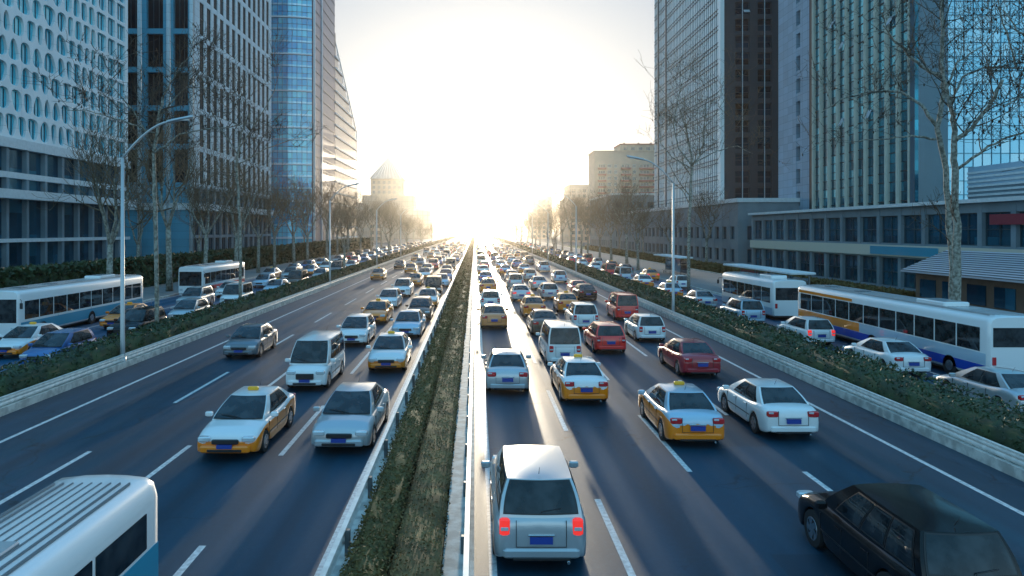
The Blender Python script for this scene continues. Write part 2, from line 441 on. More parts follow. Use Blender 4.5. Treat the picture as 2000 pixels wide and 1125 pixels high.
# ------------------------------------------------------------------ the setting
def strip(name, x0, x1, y0, y1, z, mat, thick=0.0, segs=1, **t):
    b = MB()
    if thick:
        b.box(x0, x1, y0, y1, z - thick, z)
    else:
        b.add([(x0, y0, z), (x1, y0, z), (x1, y1, z), (x0, y1, z)], [(0, 1, 2, 3)])
    return b.build(name, mat, **t)
Y0, Y1 = -40, 1500
strip('ground', -4000, 4000, -400, 8000, -0.02, M['ground'], **ST)
strip('road', -16.8, 14.4, Y0, Y1, 0.0, M['asphalt'], **ST)
strip('service_road', 17.5, 25.2, Y0, Y1, 0.0, M['asphalt_side'], **ST)
strip('service_road', -30.6, -19.0, Y0, Y1, 0.0, M['asphalt_side'], **ST)
strip('pavement', 25.2, 36, Y0, Y1, 0.13, M['sidewalk'], 0.15, **ST)
strip('pavement', -36.5, -30.6, Y0, Y1, 0.13, M['sidewalk'], 0.15, **ST)
strip('plaza', -61.9, -36.5, Y0, 330, 0.12, M['sidewalk'], 0.13, **ST)
strip('planting_bed', 14.85, 17.2, Y0, 900, 0.16, M['soil'], 0.17, **ST)
strip('planting_bed', -18.8, -17.15, Y0, 900, 0.16, M['soil'], 0.17, **ST)
strip('planting_bed', -2.42, -0.62, Y0, 900, 0.16, M['soil'], 0.17, **ST)
strip('verge', 36.2, 44.5, 62, 300, 0.20, M['grass'], 0.2, **ST)
for nm, a, b_, h in (('kerb', -2.66, -2.42, 0.26), ('kerb', -0.62, -0.02, 0.30), ('kerb', 14.4, 14.85, 0.3), ('kerb', 17.2, 17.5, 0.15),
                     ('kerb', -17.15, -16.8, 0.28), ('kerb', -19.0, -18.8, 0.15), ('kerb', 25.0, 25.2, 0.15), ('kerb', -30.6, -30.4, 0.15), ('kerb', 36.0, 36.2, 0.24)):
    strip(nm, a, b_, Y0, 900, h, M['kerb'], h + 0.01, **ST)
# painted lines
def dashes(x, w, on, period, y0, phase=0.0):
    b = MB()
    y = y0 + phase
    while y < 700:
        b.add([(x - w / 2, y, 0.004), (x + w / 2, y, 0.004), (x + w / 2, y + on, 0.004), (x - w / 2, y + on, 0.004)], [(0, 1, 2, 3)])
        y += period
    b.build('lane_marking', M['paint'], **ST)
for x, ph in ((3.0, 5.6), (5.87, 1.6), (9.0, 7.6)):
    dashes(x, 0.15, 6.0, 12.0, -6, ph)
for x, ph in ((-5.7, 3.0), (-8.75, 10.0), (-11.5, 9.4)):
    dashes(x, 0.15, 6.0, 12.0, -6, ph)
for x in (12.75, -14.8, 0.35, -3.0, 17.85, 24.8, -19.35, -30.1):
    strip('edge_line', x - 0.075, x + 0.075, Y0, 900, 0.004, M['paint'], **ST)
for x, ph in ((21.2, 1.0), (-22.5, 3.0), (-26.2, 6.0)):
    dashes(x, 0.13, 6.0, 12.0, -6, ph)

# guard rails -------------------------------------------------------
def guardrail(name, x, side, y1, label, h=0.78):
    t = empty(name, (x, 0, 0), label=label, category='guard rail')
    # W-beam profile swept along the road
    prof = [(0.00, h - 0.30), (0.035, h - 0.27), (0.055, h - 0.22), (0.035, h - 0.17), (0.0, h - 0.15), (0.035, h - 0.13), (0.055, h - 0.08), (0.035, h - 0.03), (0.0, h)]
    b = MB()
    for ya, yb in ((Y0, 60), (60, 300), (300, y1)):
        b.grid([[(side * p[0], ya, p[1]) for p in prof], [(side * p[0], yb, p[1]) for p in prof]])
        b.grid([[(side * p[0] - side * 0.012, ya, p[1]) for p in prof], [(side * p[0] - side * 0.012, yb, p[1]) for p in prof]], flip=True)
    b.box(-0.05, 0.05, Y0, y1, h + 0.003, h + 0.035)
    b.build('rail_beam', M['rail'], t)
    me = None
    ys = [2 + 3.0 * i for i in range(200)]
    for i, y in enumerate(ys[:95]):
        if me is None:
            c = MB(); c.bbox(-0.05, 0.05, -0.06, 0.06, 0.2, h - 0.02, 0.01); me = c.mesh('rail_post', [M['rail_dark']])
        link('post', me, t, (-side * 0.07, y, 0))
    c = MB()
    for y in ys[95:]:
        c.box(-side * 0.07 - 0.05, -side * 0.07 + 0.05, y - 0.06, y + 0.06, 0.2, h - 0.02)
    c.build('post', M['rail_dark'], t, kind='stuff')
    return t
guardrail('guard_rail', -2.56, -1, 880, 'white steel guard rail on the left kerb of the central hedge strip')
guardrail('guard_rail', -0.16, 1, 880, 'white steel guard rail on the right kerb of the central hedge strip', 0.66)
guardrail('guard_rail', 14.55, -1, 880, 'white guard rail between the right carriageway and its dark side hedge', 0.62)
guardrail('guard_rail', -16.95, 1, 880, 'white guard rail between the left carriageway and its dark side hedge', 0.60)

# hedges ------------------------------------------------------------
def hedge(x0, x1, h, ya, yb, mat, label, leaf=0.09, dens=1.0, seed=1, cat='hedge', zb=0.16):
    rnd = random.Random(seed)
    b = MB()
    w = x1 - x0
    # lumpy core
    ys = []
    y = ya
    while y < yb:
        ys.append(y); y += 0.35 + max(0, y) * 0.012
    ys.append(yb)
    rows = []
    prof = [(0.02, 0), (0.0, .35), (0.03, .75), (0.16, .95), (0.5, 1.0), (0.84, .95), (0.97, .75), (1, .35), (0.98, 0)]
    for y in ys:
        r = []
        for u, v in prof:
            n = noise.noise(Vector((u * 3 + seed * 7, y * 0.9, v * 2))) * 0.14
            n2 = noise.noise(Vector((seed, y * 0.22, 3))) * 0.14
            r.append((x0 + w * u + n * (0.6 if v < .9 else 0), y, zb + (h - zb) * v * (0.92 + n2) + (n if v > .5 else 0)))
        rows.append(r)
    b.grid(rows, flip=True)
    # leaves
    nl = int(26000 * dens)
    for i in range(nl):
        t = rnd.random()
        y = max(ya, 4.0) * (yb / max(ya, 4.0)) ** (t ** 1.15)
        s = leaf * (0.7 + 0.6 * rnd.random()) * max(1, (y / 22.0) ** 0.75)
        a = rnd.random()
        if a < 0.6:
            p = Vector((x0 + w * rnd.random(), y, h * (0.93 + 0.10 * rnd.random()) + 0.12 * noise.noise(Vector((seed, y * 0.22, 3)))))
        else:
            sd = rnd.choice((0, 1))
            p = Vector((x0 + w * sd + (rnd.random() - 0.5) * 0.12, y, zb + (h - zb) * rnd.random()))
        d1 = Vector((rnd.uniform(-1, 1), rnd.uniform(-1, 1), rnd.uniform(-.6, 1))).normalized() * s
        d2 = d1.cross(Vector((rnd.uniform(-1, 1), rnd.uniform(-1, 1), rnd.uniform(-1, 1)))).normalized() * s * 0.5
        b.add([p - d1 * .5, p + d2 * .6, p + d1 * .7, p - d2 * .6], [(0, 1, 2, 3)])
    return b.build('hedge', mat, label=label, category=cat)
hedge(-2.34, -1.62, 0.66, -6, 600, M['leaf_green'], 'low green clipped hedge along the left half of the central strip', 0.07, 1.0, 1)
hedge(-1.56, -0.64, 0.62, -6, 600, M['leaf_brown'], 'low dry brown hedge along the right half of the central strip', 0.055, 1.0, 2)
hedge(14.95, 17.1, 1.15, -6, 600, M['leaf_dark'], 'dark hedge dividing the right carriageway from the right service road', 0.11, 1.0, 3)
hedge(-18.7, -17.2, 1.25, -6, 600, M['leaf_dark'], 'dark hedge dividing the left carriageway from the left service road', 0.11, 1.0, 4)
hedge(-40.5, -37.6, 3.2, 30, 260, M['leaf_dark'], 'tall dark green hedge in front of the left office podium', 0.25, 1.0, 5)
hedge(37.0, 38.6, 1.1, 62, 240, M['leaf_green'], 'green clipped hedge on the grass verge beyond the right pavement', 0.2, 0.5, 6)

# ------------------------------------------------------------------ vehicles
def bake_join(parts):
    """parts: list of (MB, mats) -> one mesh keeping materials"""
    b = MB(); mats = []
    for mb, ms in parts:
        o = len(b.v); mo = len(mats)
        mats += ms
        b.v += mb.v
        b.f += [tuple(i + o for i in f) for f in mb.f]
        b.m += [x + mo for x in mb.m]
        b.sm += mb.sm
    return b, mats

def lerp(a, b, t): return a + (b - a) * t
def smooth_mesh(me, lv=1):
    o = bpy.data.objects.new('tmp', me); col.objects.link(o)
    md = o.modifiers.new('s', 'SUBSURF'); md.levels = lv; md.render_levels = lv
    dg = bpy.context.evaluated_depsgraph_get()
    out = bpy.data.meshes.new_from_object(o.evaluated_get(dg))
    out.name = me.name
    for p in out.polygons: p.use_smooth = True
    bpy.data.objects.remove(o)
    return out

SPEC = {
 # L, W, deck profile [(y,ztop)...], cabin belt y0,y1, roof y0,y1, zbelt, zroof, hw belt, hw roof, wheel y rear, front, wheel r
 'sedan': dict(L=4.65, W=1.80, top=[(-2.32, .74), (-2.26, .98), (-1.9, 1.05), (-1.5, 1.06), (-.6, .98), (.6, .96), (1.15, .95), (1.8, .86), (2.2, .72), (2.32, .55)],
               cab=(-1.82, 1.22, -1.02, .22), zb=.95, zr=1.44, hb=.80, hr=.585, wy=(-1.36, 1.36), wr=.325, cuts=[(-.70, -.06), (0.0, .62)]),
 'hatchback': dict(L=4.15, W=1.74, top=[(-2.07, .72), (-2.04, .96), (-1.8, 1.0), (-1.3, 1.0), (-.5, .98), (.6, .97), (1.05, .96), (1.6, .88), (1.95, .74), (2.07, .56)],
               cab=(-1.96, 1.15, -1.62, .12), zb=.96, zr=1.50, hb=.79, hr=.60, wy=(-1.25, 1.25), wr=.315, cuts=[(-.78, -.06), (-.01, .62)]),
 'suv': dict(L=4.6, W=1.86, top=[(-2.3, .82), (-2.26, 1.04), (-2.0, 1.09), (-1.4, 1.09), (-.5, 1.07), (.6, 1.06), (1.05, 1.06), (1.7, 1.0), (2.15, .86), (2.3, .64)],
               cab=(-2.18, 1.1, -1.86, .25), zb=1.05, zr=1.68, hb=.83, hr=.66, wy=(-1.38, 1.38), wr=.37, cuts=[(-.86, -.40), (-.34, .10), (.16, .68)]),
 'minivan': dict(L=4.5, W=1.72, top=[(-2.25, .85), (-2.22, 1.05), (-2.0, 1.08), (-1.4, 1.08), (-.5, 1.07), (.6, 1.06), (1.4, 1.03), (1.8, .98), (2.1, .86), (2.25, .62)],
               cab=(-2.2, 1.6, -2.05, .85), zb=1.06, zr=1.90, hb=.82, hr=.70, wy=(-1.3, 1.42), wr=.32, cuts=[(-.88, -.40), (-.34, .12), (.18, .68)]),
}
def car_parts(kind, taxi=False):
    s = SPEC[kind]
    L, Wd = s['L'], s['W']; hl = L / 2; hw = Wd / 2
    P = {}
    wr = s['wr']
    def ztop(y):
        t = s['top']
        for (a, za), (b, zb) in zip(t, t[1:]):
            if a <= y <= b:
                return lerp(za, zb, (y - a) / (b - a))
        return t[0][1] if y < t[0][0] else t[-1][1]
    ys = {-hl, -hl + .05, -hl + .16, hl - .04, hl - .14, hl - .32}
    ys |= {y for y, _ in s['top'][1:-1]}
    for wy in s['wy']:
        ys |= {wy + d for d in (-wr - .10, -wr - .04, -wr * .75, -wr * .35, 0, wr * .35, wr * .75, wr + .04, wr + .10)}
    ys = sorted(ys)
    ys = [y for i, y in enumerate(ys) if i == 0 or y - ys[i - 1] > .025]
    body = MB(); rows = []
    for y in ys:
        e = max(0, (abs(y) - (hl - .34)) / .34)
        w = hw * (1 - .13 * e ** 2.2) * (1 - .03 * max(0, abs(y) / hl - .55))
        zt = ztop(y)
        zlow = .20 + .12 * e ** 2
        arch = 0
        for wy in s['wy']:
            d = abs(y - wy)
            if d < wr + .05:
                arch = max(arch, (max(0, 1 - (d / (wr + .055)) ** 2) ** .5) * (wr + .05) + wr * .98)
        za = max(zlow, arch if arch > 0 else zlow)
        zm = max(lerp(zlow, zt, .45), za + .035)
        zs = max(zt - .13, zm + .05)
        half = [(0, zlow if arch == 0 else za), (w * .72, zlow if arch == 0 else za), (w * .965, za + .0), (w * .985, za + .03), (w * 1.0, zm), (w * .985, zs), (w * .90, max(zt - .03, zs + .02)), (w * .5, zt + .015), (0, zt + .025)]
        ring = [(x, y, z) for x, z in half] + [(-x, y, z) for x, z in half[-2:0:-1]]
        rows.append(ring + [ring[0]])
    nc = len(rows[0]) - 1
    vs = sum([r[:-1] for r in rows], [])
    fs = []; mi = []
    for i in range(len(rows) - 1):
        for j in range(nc):
            k = (j + 1) % nc
            fs.append((i * nc + j, i * nc + k, (i + 1) * nc + k, (i + 1) * nc + j))
            cz = (vs[i * nc + j][2] + vs[i * nc + k][2]) / 2
            lowband = j in (2, 3, 4, nc - 3, nc - 4, nc - 5)
            under = j in (0, 1, nc - 1, nc - 2)
            mi.append(2 if under else (1 if (taxi and (lowband)) else 0))
    fs.append(tuple(range(nc))[::-1]); mi.append(1 if taxi else 0)
    fs.append(tuple((len(rows) - 1) * nc + j for j in range(nc))); mi.append(1 if taxi else 0)
    body.v = vs; body.f = fs; body.m = mi; body.sm = [True] * len(fs)
    P['body'] = (body, ['PAINT', 'LOW', M['trim']])
    # cabin surfaces
    yb0, yb1, yr0, yr1 = s['cab']; zb, zr = s['zb'], s['zr']; hb, hr = s['hb'], s['hr']
    def prof(v):
        vp = max(v, 0.0)
        return lerp(yb0, yr0, vp ** 1.15), lerp(yb1, yr1, vp ** 1.1), lerp(hb, hr, v) + .035 * math.sin(math.pi * v), lerp(zb, zr, v)
    def Sside(sg, u, v, o=0):
        y0, y1, h, z = prof(v)
        y = lerp(y0, y1, (u + 1) / 2)
        return (sg * (h * (1 - .035 * u * u) + o), y, z + o * .35)
    def Sfr(u, v, o=0):
        y0, y1, h, z = prof(v)
        return (h * .965 * u, y1 + .10 * (1 - u * u) * 1.0 + o * .8, z + o * .6)
    def Sre(u, v, o=0):
        y0, y1, h, z = prof(v)
        return (h * .965 * u, y0 - .07 * (1 - u * u) - o * .8, z + o * .6)
    def patch(mb, fn, u0, u1, v0, v1, nu=8, nv=5, flip=False, mi=0):
        mb.grid([[fn(lerp(u0, u1, i / nu), lerp(v0, v1, j / nv)) for i in range(nu + 1)] for j in range(nv + 1)], mi, True, flip)
    shell = MB()
    for sg in (1, -1):
        patch(shell, lambda u, v: Sside(sg, u, v), -1, 1, -.08, 1, 12, 6, flip=(sg < 0))
    patch(shell, Sfr, -1, 1, -.08, 1, flip=True)
    patch(shell, Sre, -1, 1, -.08, 1)
    y0, y1, h, z = prof(1)
    rg = []
    for i in range(17):
        u = -1 + i / 8
        row = []
        for j in range(13):
            t = -1 + j / 6
            ya = y0 - .07 * (1 - t * t); yb = y1 + .10 * (1 - t * t)
            y = lerp(ya, yb, (u + 1) / 2)
            x = t * h * (.965 + .035 * (1 - u * u))
            row.append((x, y, z + .06 * (1 - t * t) * (1 - u * u)))
        rg.append(row)
    shell.grid(rg, 0, True, True)
    P['roof'] = (shell, ['PAINT'])
    g = MB(); patch(g, lambda u, v: Sfr(u, v, .006), -.965, .965, .0, .985, flip=True, mi=1); patch(g, lambda u, v: Sfr(u, v, .012), -.93, .93, .04, .95, flip=True)
    for sg in (-1, 1):
        q0 = Vector(Sfr(sg * .1 - .05, .06, .03)); q1 = Vector(Sfr(sg * .1 + .62, .20, .035)); g.tube([q0, q1], .009, 4, 1)
    P['windshield'] = (g, [M['cglass'], M['trim']])
    g = MB(); patch(g, lambda u, v: Sre(u, v, .006), -.92, .92, .06, .97, mi=1); patch(g, lambda u, v: Sre(u, v, .012), -.88, .88, .10, .93)
    if kind != 'sedan': g.tube([Sre(0, .10, .04), Sre(.02, .14, .045), Sre(.5, .22, .03)], .010, 4, 1)
    P['rear_window'] = (g, [M['cglass'], M['trim']])
    for sg in (1, -1):
        for (a, b) in s['cuts']:
            g = MB(); patch(g, lambda u, v: Sside(sg, u, v, .006), a - .025, b + .025, .02, .94, 6, 4, flip=(sg < 0), mi=1); patch(g, lambda u, v: Sside(sg, u, v, .012), a, b, .07, .90, 6, 4, flip=(sg < 0)); P.setdefault('side_window', []).append((g, [M['cglass'], M['trim']]))
    # door seams
    for sg in (1, -1):
        d = MB()
        for ya in (-.78, .18, 1.02):
            d.box(sg * hw * .985 - .012, sg * hw * .985 + .012, ya - .006, ya + .006, .38, .84)
        d.box(sg * (hw * .99) - .012, sg * (hw * .99) + .014, -1.0, 1.0, .50, .53)
        P.setdefault('door_trim', []).append((d, [M['trim']]))
        for ya in (-.62, .34):
            d = MB(); d.bbox(sg * hw * .985 - .02, sg * hw * .985 + .028, ya - .09, ya + .09, .80, .83, .008)
            P.setdefault('door_handle', []).append((d, ['PAINT']))
    # boot / tailgate and bonnet gaps, roof aerial, exhaust
    d = MB(); zt_ = ztop(-hl + .12); zq = .50
    for sg in (1, -1):
        d.box(sg * hw * .52 - .005, sg * hw * .52 + .005, -hl - .006, -hl + .03, zq, zt_ - .05)
    d.box(-hw * .52, hw * .52, -hl - .006, -hl + .02, zq - .005, zq + .006)
    P['tailgate_gap'] = (d, [M['trim']])
    d = MB(); d.bbox(-.26, .26, -hl - .03, -hl + .01, .715, .745, .008); P['tailgate_strip'] = (d, [M['chrome']])
    d = MB(); d.tube([(0, yr0 + .12, zr + .045), (0, yr0 - .02, zr + .22)], [.008, .004], 5); P['aerial'] = (d, [M['trim']])
    d = MB(); d.cyl((.52, -hl + .02, .22), (0, 1, 0), .03, .16, 10); P['exhaust'] = (d, [M['chrome']])
    hh = []
    # lamps
    zt = ztop(-hl + .12)
    for sg in (1, -1):
        l = MB()
        if kind in ('suv', 'minivan', 'hatchback'):
            l.bbox(sg * hw * .76 - .10, sg * hw * .76 + .10, -hl - .012, -hl + .12, zt - .34, zt - .02, .03)
        else:
            l.bbox(sg * hw * .70 - .18, sg * hw * .70 + .17, -hl - .015, -hl + .14, zt - .24, zt - .06, .03)
        if kind in ('suv', 'minivan', 'hatchback'):
            l.bbox(sg * hw * .76 - .075, sg * hw * .76 + .075, -hl - .022, -hl, zt - .24, zt - .17, .008, 1)
        else:
            l.bbox(sg * hw * .70 - .15 - .0, sg * hw * .70 + .0, -hl - .024, -hl, zt - .13, zt - .08, .008, 1)
        P.setdefault('tail_light', []).append((l, ['TAIL', M['head']]))
        l = MB()
        zf = ztop(hl - .16)
        l.bbox(sg * hw * .70 - .20, sg * hw * .70 + .15, hl - .20, hl + .012, zf - .17, zf - .02, .03)
        P.setdefault('headlight', []).append((l, [M['head']]))
        m = MB(); m.bbox(sg * (hw + .10) - .11, sg * (hw + .10) + .11, yb1 - .42, yb1 - .28, zb - .02, zb + .13, .03)
        P.setdefault('mirror', []).append((m, ['PAINT']))
    # bumpers, grille, plates
    bm = MB()
    bm.bbox(-hw * .80, hw * .80, -hl - .035, -hl + .10, .28, .47, .04)
    P['rear_bumper'] = (bm, ['LOW'])
    bt = MB(); bt.bbox(-hw * .60, hw * .60, -hl - .045, -hl + .05, .25, .31, .012); P['bumper_trim'] = (bt, [M['trim']])
    bm = MB(); bm.bbox(-hw * .80, hw * .80, hl - .12, hl + .045, .26, .46, .04); P['front_bumper'] = (bm, ['LOW'])
    gr = MB(); gr.bbox(-hw * .42, hw * .42, hl - .08, hl + .025, .50, ztop(hl - .1) - .05, .02)
    gr.bbox(-hw * .55, hw * .55, hl + .02, hl + .055, .29, .37, .01); P['grille'] = (gr, [M['trim']])
    pl = MB(); pl.box(-.22, .22, -hl - .022 - (.03 if kind == 'sedan' else 0), -hl + .02, .56, .70); P['number_plate'] = (pl, [M['plate']])
    pf = MB(); pf.box(-.22, .22, hl + .0, hl + .062, .39, .50); P['front_plate'] = (pf, [M['plate']])
    # wheels
    for wy in s['wy']:
        for sg in (1, -1):
            w = MB(); w.cyl((sg * (hw - .115), wy, wr), (1, 0, 0), wr, .21, 24)
            rm = MB(); rm.cyl((sg * (hw - .012), wy, wr), (1, 0, 0), wr * .64, .012, 18)
            for k in range(5):
                a = k * 2 * math.pi / 5
                rm.add([(sg * (hw - .004), wy + math.cos(a + dd) * wr * rr, wr + math.sin(a + dd) * wr * rr) for dd, rr in ((.25, .28), (.5, .56), (.9, .56))], [(0, 1, 2), (2, 1, 0)], 1)
            P.setdefault('wheel', []).append((w, [M['tyre']], (rm, [M['rim'], M['trim']])))
    if taxi:
        ts = MB(); ts.bbox(-.17, .17, yr0 * .5 + yr1 * .5 + .12, yr0 * .5 + yr1 * .5 + .26, zr + .045, zr + .17, .03); P['roof_sign'] = (ts, [M['taxisign']])
    return P
PC = {}
CARMESH = {}
PLACE = {'PAINT': 0, 'LOW': 0, 'TAIL': 0}
def getmesh(key, mb, mats, smooth=0):
    if key not in CARMESH:
        mm = [M['white'] if isinstance(x, str) else x for x in mats]
        me = mb.mesh(key[1] if isinstance(key, tuple) else key, mm)
        if smooth:
            me = smooth_mesh(me, smooth)
        CARMESH[key] = me
    return CARMESH[key]
def slots(o, mats, paint, low, tail):
    for i, x in enumerate(mats):
        if isinstance(x, str):
            o.material_slots[i].link = 'OBJECT'
            o.material_slots[i].material = {'PAINT': paint, 'LOW': low, 'TAIL': tail}[x]
def make_car(kind, x, y, rz, paint, low=None, taxi=False, brake=False, label='', cat='car', group=None, lod=0):
    """y is the centre of the vehicle"""
    key = (kind, taxi)
    if key not in PC:
        PC[key] = car_parts(kind, taxi)
    P = PC[key]
    low = low or paint
    tail = M['brake'] if brake else M['tail']
    tags = dict(label=label, category=cat)
    if group: tags['group'] = group
    nm = 'taxi' if taxi else kind if kind != 'sedan' else 'sedan_car'
    if kind == 'hatchback': nm = 'hatchback_car'
    if kind == 'suv': nm = 'suv_car'
    if taxi: nm = 'taxi'
    root = empty(nm, (x, y, 0.001), rz, **tags)
    if lod:
        # far away: body (with lower trim and wheels) and glasshouse
        g1 = []; g2 = []
        for k, v in P.items():
            for it in (v if isinstance(v, list) else [v]):
                if k in ('windshield', 'rear_window', 'side_window'):
                    g2.append((it[0], it[1]))
                elif k in ('tail_light', 'headlight', 'wheel', 'number_plate', 'roof', 'roof_sign', 'rear_bumper', 'front_bumper', 'grille'):
                    (g1 if k != 'roof' else g1).append((it[0], it[1]))
                elif k == 'body':
                    g1.append((it[0], it[1]))
        for nme, gg in (('body', g1), ('windows', g2)):
            mb, mats = bake_join(gg)
            o = link(nme, getmesh((key, nme + 'lod'), mb, mats), root)
            slots(o, mats, paint, low, tail)
        return root
    for k, v in P.items():
        for n, it in enumerate(v if isinstance(v, list) else [v]):
            me = getmesh((key, k + str(n)), it[0], it[1], 1 if k == 'body' else 0)
            nmx = {'front_plate': 'number_plate'}.get(k, k)
            o = link(nmx, me, root)
            slots(o, it[1], paint, low, tail)
            if len(it) > 2:
                link('rim', getmesh((key, k + 'rim' + str(n)), it[2][0], it[2][1]), o)
    return root

def make_bus(x, y, rz, L, paint, low, label, H=3.0, Wd=2.5, bands=None, group=None, cat='bus', name='city_bus', roofmat=None, win=(1.25, 2.35)):
    """city bus; +y is its front. bands = [(z0,z1,mat,ya,yb)...] flank stripes"""
    tags = dict(label=label, category=cat)
    if group: tags['group'] = group
    t = empty(name, (x, y, 0.001), rz, **tags)
    hl, hw = L / 2, Wd / 2
    b = MB()
    # body section swept, rounded roof shoulders
    sec = [(hw * .92, .32), (hw, .42), (hw, 1.0), (hw, 1.9), (hw * .985, H - .28), (hw * .93, H - .10), (hw * .80, H - .02), (hw * .4, H + .02), (0, H + .03)]
    ring = sec + [(-a, z) for a, z in sec[-2::-1]]
    ysn = [(-hl, .93), (-hl + .08, .985), (-hl + .25, 1), (0, 1), (hl - .25, 1), (hl - .08, .985), (hl, .93)]
    rows = [[(a * k, yy, (z - 1.6) * (0.5 + 0.5 * k) + 1.6) for a, z in ring] for yy, k in ysn]
    b.grid(rows, flip=True)
    n = len(ring)
    b.add(rows[0], [tuple(range(n))]); b.add(rows[-1], [tuple(range(n))[::-1]])
    b.add([rows[0][0], rows[0][-1], rows[-1][-1], rows[-1][0]], [(0, 1, 2, 3)])
    b.build('body', [paint], t)
    if roofmat:
        r_ = MB()
        for k in range(-4, 5):
            xx = k * hw * .17
            r_.box(xx - .012, xx + .012, -hl + .5, hl - .5, H - .0, H + .042)
        r_.build('roof_rib', [roofmat], t)
    if L > 8:
        for yy, nm in ((-hl * .45, 'roof_unit'), (hl * .35, 'roof_hatch'), (hl * .75, 'roof_hatch')):
            u = MB()
            if nm == 'roof_unit': u.bbox(-.62, .62, yy - 1.1, yy + 1.1, H + .0, H + .24, .05)
            else: u.bbox(-.34, .34, yy - .34, yy + .34, H + .0, H + .075, .02)
            u.build(nm, [M['white'] if nm == 'roof_unit' else M['rail_dark']], t)
    else:
        u = MB(); u.bbox(-.30, .30, -.2, .4, H + .0, H + .085, .02); u.build('roof_hatch', [M['silver']], t)
    for sg in (1, -1):
        u = MB(); u.tube([(sg * (hw - .02), hl - .15, H - .5), (sg * (hw + .22), hl + .12, H - .55), (sg * (hw + .24), hl + .16, H - .7)], .018, 6)
        u.bbox(sg * (hw + .24) - .09, sg * (hw + .24) + .09, hl + .13, hl + .19, H - 1.05, H - .70, .02); u.build('mirror', [M['trim']], t)
        u = MB()
        for k in range(1, 4):
            yy = -hl + L * k / 4
            u.box(min(sg * hw, sg * (hw + .006)), max(sg * hw, sg * (hw + .006)), yy - .008, yy + .008, .45, win[0] - .06)
        u.build('panel_seam', [M['trim']], t)
    nwin = max(2, int((L - 1.0) / 1.45))
    ww = (L - 1.0) / nwin
    for sg in (1, -1):
        for i in range(nwin):
            g = MB()
            ya = -hl + .5 + i * ww + .05
            g.bbox(min(sg * hw, sg * (hw + .012)) - .004, max(sg * hw, sg * (hw + .012)) , ya, ya + ww - .10, win[0], win[1], .006)
            g.build('window', [M['cglass']], t)
    g = MB(); g.bbox(-hw * .86, hw * .86, -hl - .015, -hl + .05, win[0] + .25, win[1] + .05, .01); g.build('rear_window', [M['cglass']], t)
    g = MB(); g.bbox(-hw * .88, hw * .88, hl - .05, hl + .015, win[0] - .15, win[1] + .15, .01); g.build('windshield', [M['cglass']], t)
    for sg in (1, -1):
        for z0, z1, mt, ya, yb in (bands or []):
            g = MB(); g.box(min(sg * hw, sg * (hw + .008)) - .002, max(sg * hw, sg * (hw + .008)) + .0, ya, yb, z0, z1); g.build('stripe', [mt], t)
        g = MB(); g.bbox(sg * hw * .82 - .09, sg * hw * .82 + .09, -hl - .02, -hl + .05, .9, 1.25, .015); g.build('tail_light', [M['tail']], t)
        g = MB(); g.bbox(sg * hw * .74 - .16, sg * hw * .74 + .16, hl - .05, hl + .02, .62, .82, .015); g.build('headlight', [M['head']], t)
    wys = (-hl * .55, hl * .60) if L < 14 else (-hl * .72, -.1, hl * .70)
    for wy in wys:
        for sg in (1, -1):
            w = MB(); w.cyl((sg * (hw - .14), wy, .46), (1, 0, 0), .46, .30, 24); wo_ = w.build('wheel', [M['tyre']], t)
            w = MB(); w.cyl((sg * (hw + .015), wy, .46), (1, 0, 0), .24, .02, 18); w.build('rim', [M['rim']], wo_)
    s_ = MB(); s_.box(-hw * .92, hw * .92, -hl + .1, hl - .1, .24, .33); s_.build('underbody', [M['trim']], t)
    return t

# ---- traffic list: kind, colour, x, near-end distance, lane key, heading (0 away / 1 towards), options
LANES = {
 'R1': ('in the first lane right of the central hedge', 1.45), 'R2': ('in the second lane right of the central hedge', 4.45),
 'R3': ('in the third lane right of the central hedge', 7.4), 'R4': ('in the fourth lane right of the central hedge', 10.8),
 'L1': ('in the first lane left of the central hedge', -4.2), 'L2': ('in the second lane left of the central hedge', -7.15),
 'L3': ('in the third lane left of the central hedge', -10.1), 'L4': ('in the fourth lane left of the central hedge', -13.1),
 'RS1': ('in the inner lane of the right service road', 19.4), 'RS2': ('in the outer lane of the right service road', 23.0),
 'LS1': ('in the inner lane of the left service road', -20.9), 'LS2': ('in the middle lane of the left service road', -24.4), 'LS3': ('in the outer lane of the left service road', -28.2)}
T = []
def V(kind, colr, lane, d, x=None, **o):
    T.append(dict(kind=kind, col=colr, lane=lane, d=d, x=LANES[lane][1] + random.uniform(-.32, .32) if x is None else x, **o))
# those the photograph shows clearly
V('suv', 'silver', 'R1', 13.8, 1.28, brake=True)
V('sedan', 'silver', 'R1', 28.6, 1.35)
V('sedan', 'orange', 'R1', 47.5, 1.25)
V('hatchback', 'white', 'R1', 59.5, 1.3)
V('taxi', 'yellow', 'R1', 75.0, 1.4)
V('taxi', 'white', 'R2', 26.8, 4.15)
V('minivan', 'white', 'R2', 34.5, 4.3)
V('sedan', 'brown', 'R2', 44.5, 4.4)
V('taxi', 'yellow', 'R2', 54.0, 4.5)
V('taxi', 'pale_blue', 'R3', 21.6, 6.75)
V('hatchback', 'red', 'R3', 38.0, 7.2)
V('suv', 'white', 'R3', 47.0, 7.3)
V('taxi', 'yellow', 'R3', 57.0, 7.5)
V('suv', 'black', 'R3', 11.3, 7.95)
V('sedan', 'white', 'R4', 22.4, 9.95)
V('sedan', 'dark_red', 'R4', 31.8, 10.1)
V('hatchback', 'white', 'R4', 42.0, 10.4)
V('sedan', 'red', 'R4', 72.0, 10.6)
V('sedan', 'silver', 'L1', 21.0, -3.95)
V('taxi', 'white', 'L1', 33.0, -4.15)
V('sedan', 'pale_blue', 'L1', 43.5, -4.2)
V('hatchback', 'brown', 'L1', 52.0, -4.1)
V('taxi', 'white', 'L2', 20.4, -7.1)
V('minivan', 'white', 'L2', 29.3, -6.95)
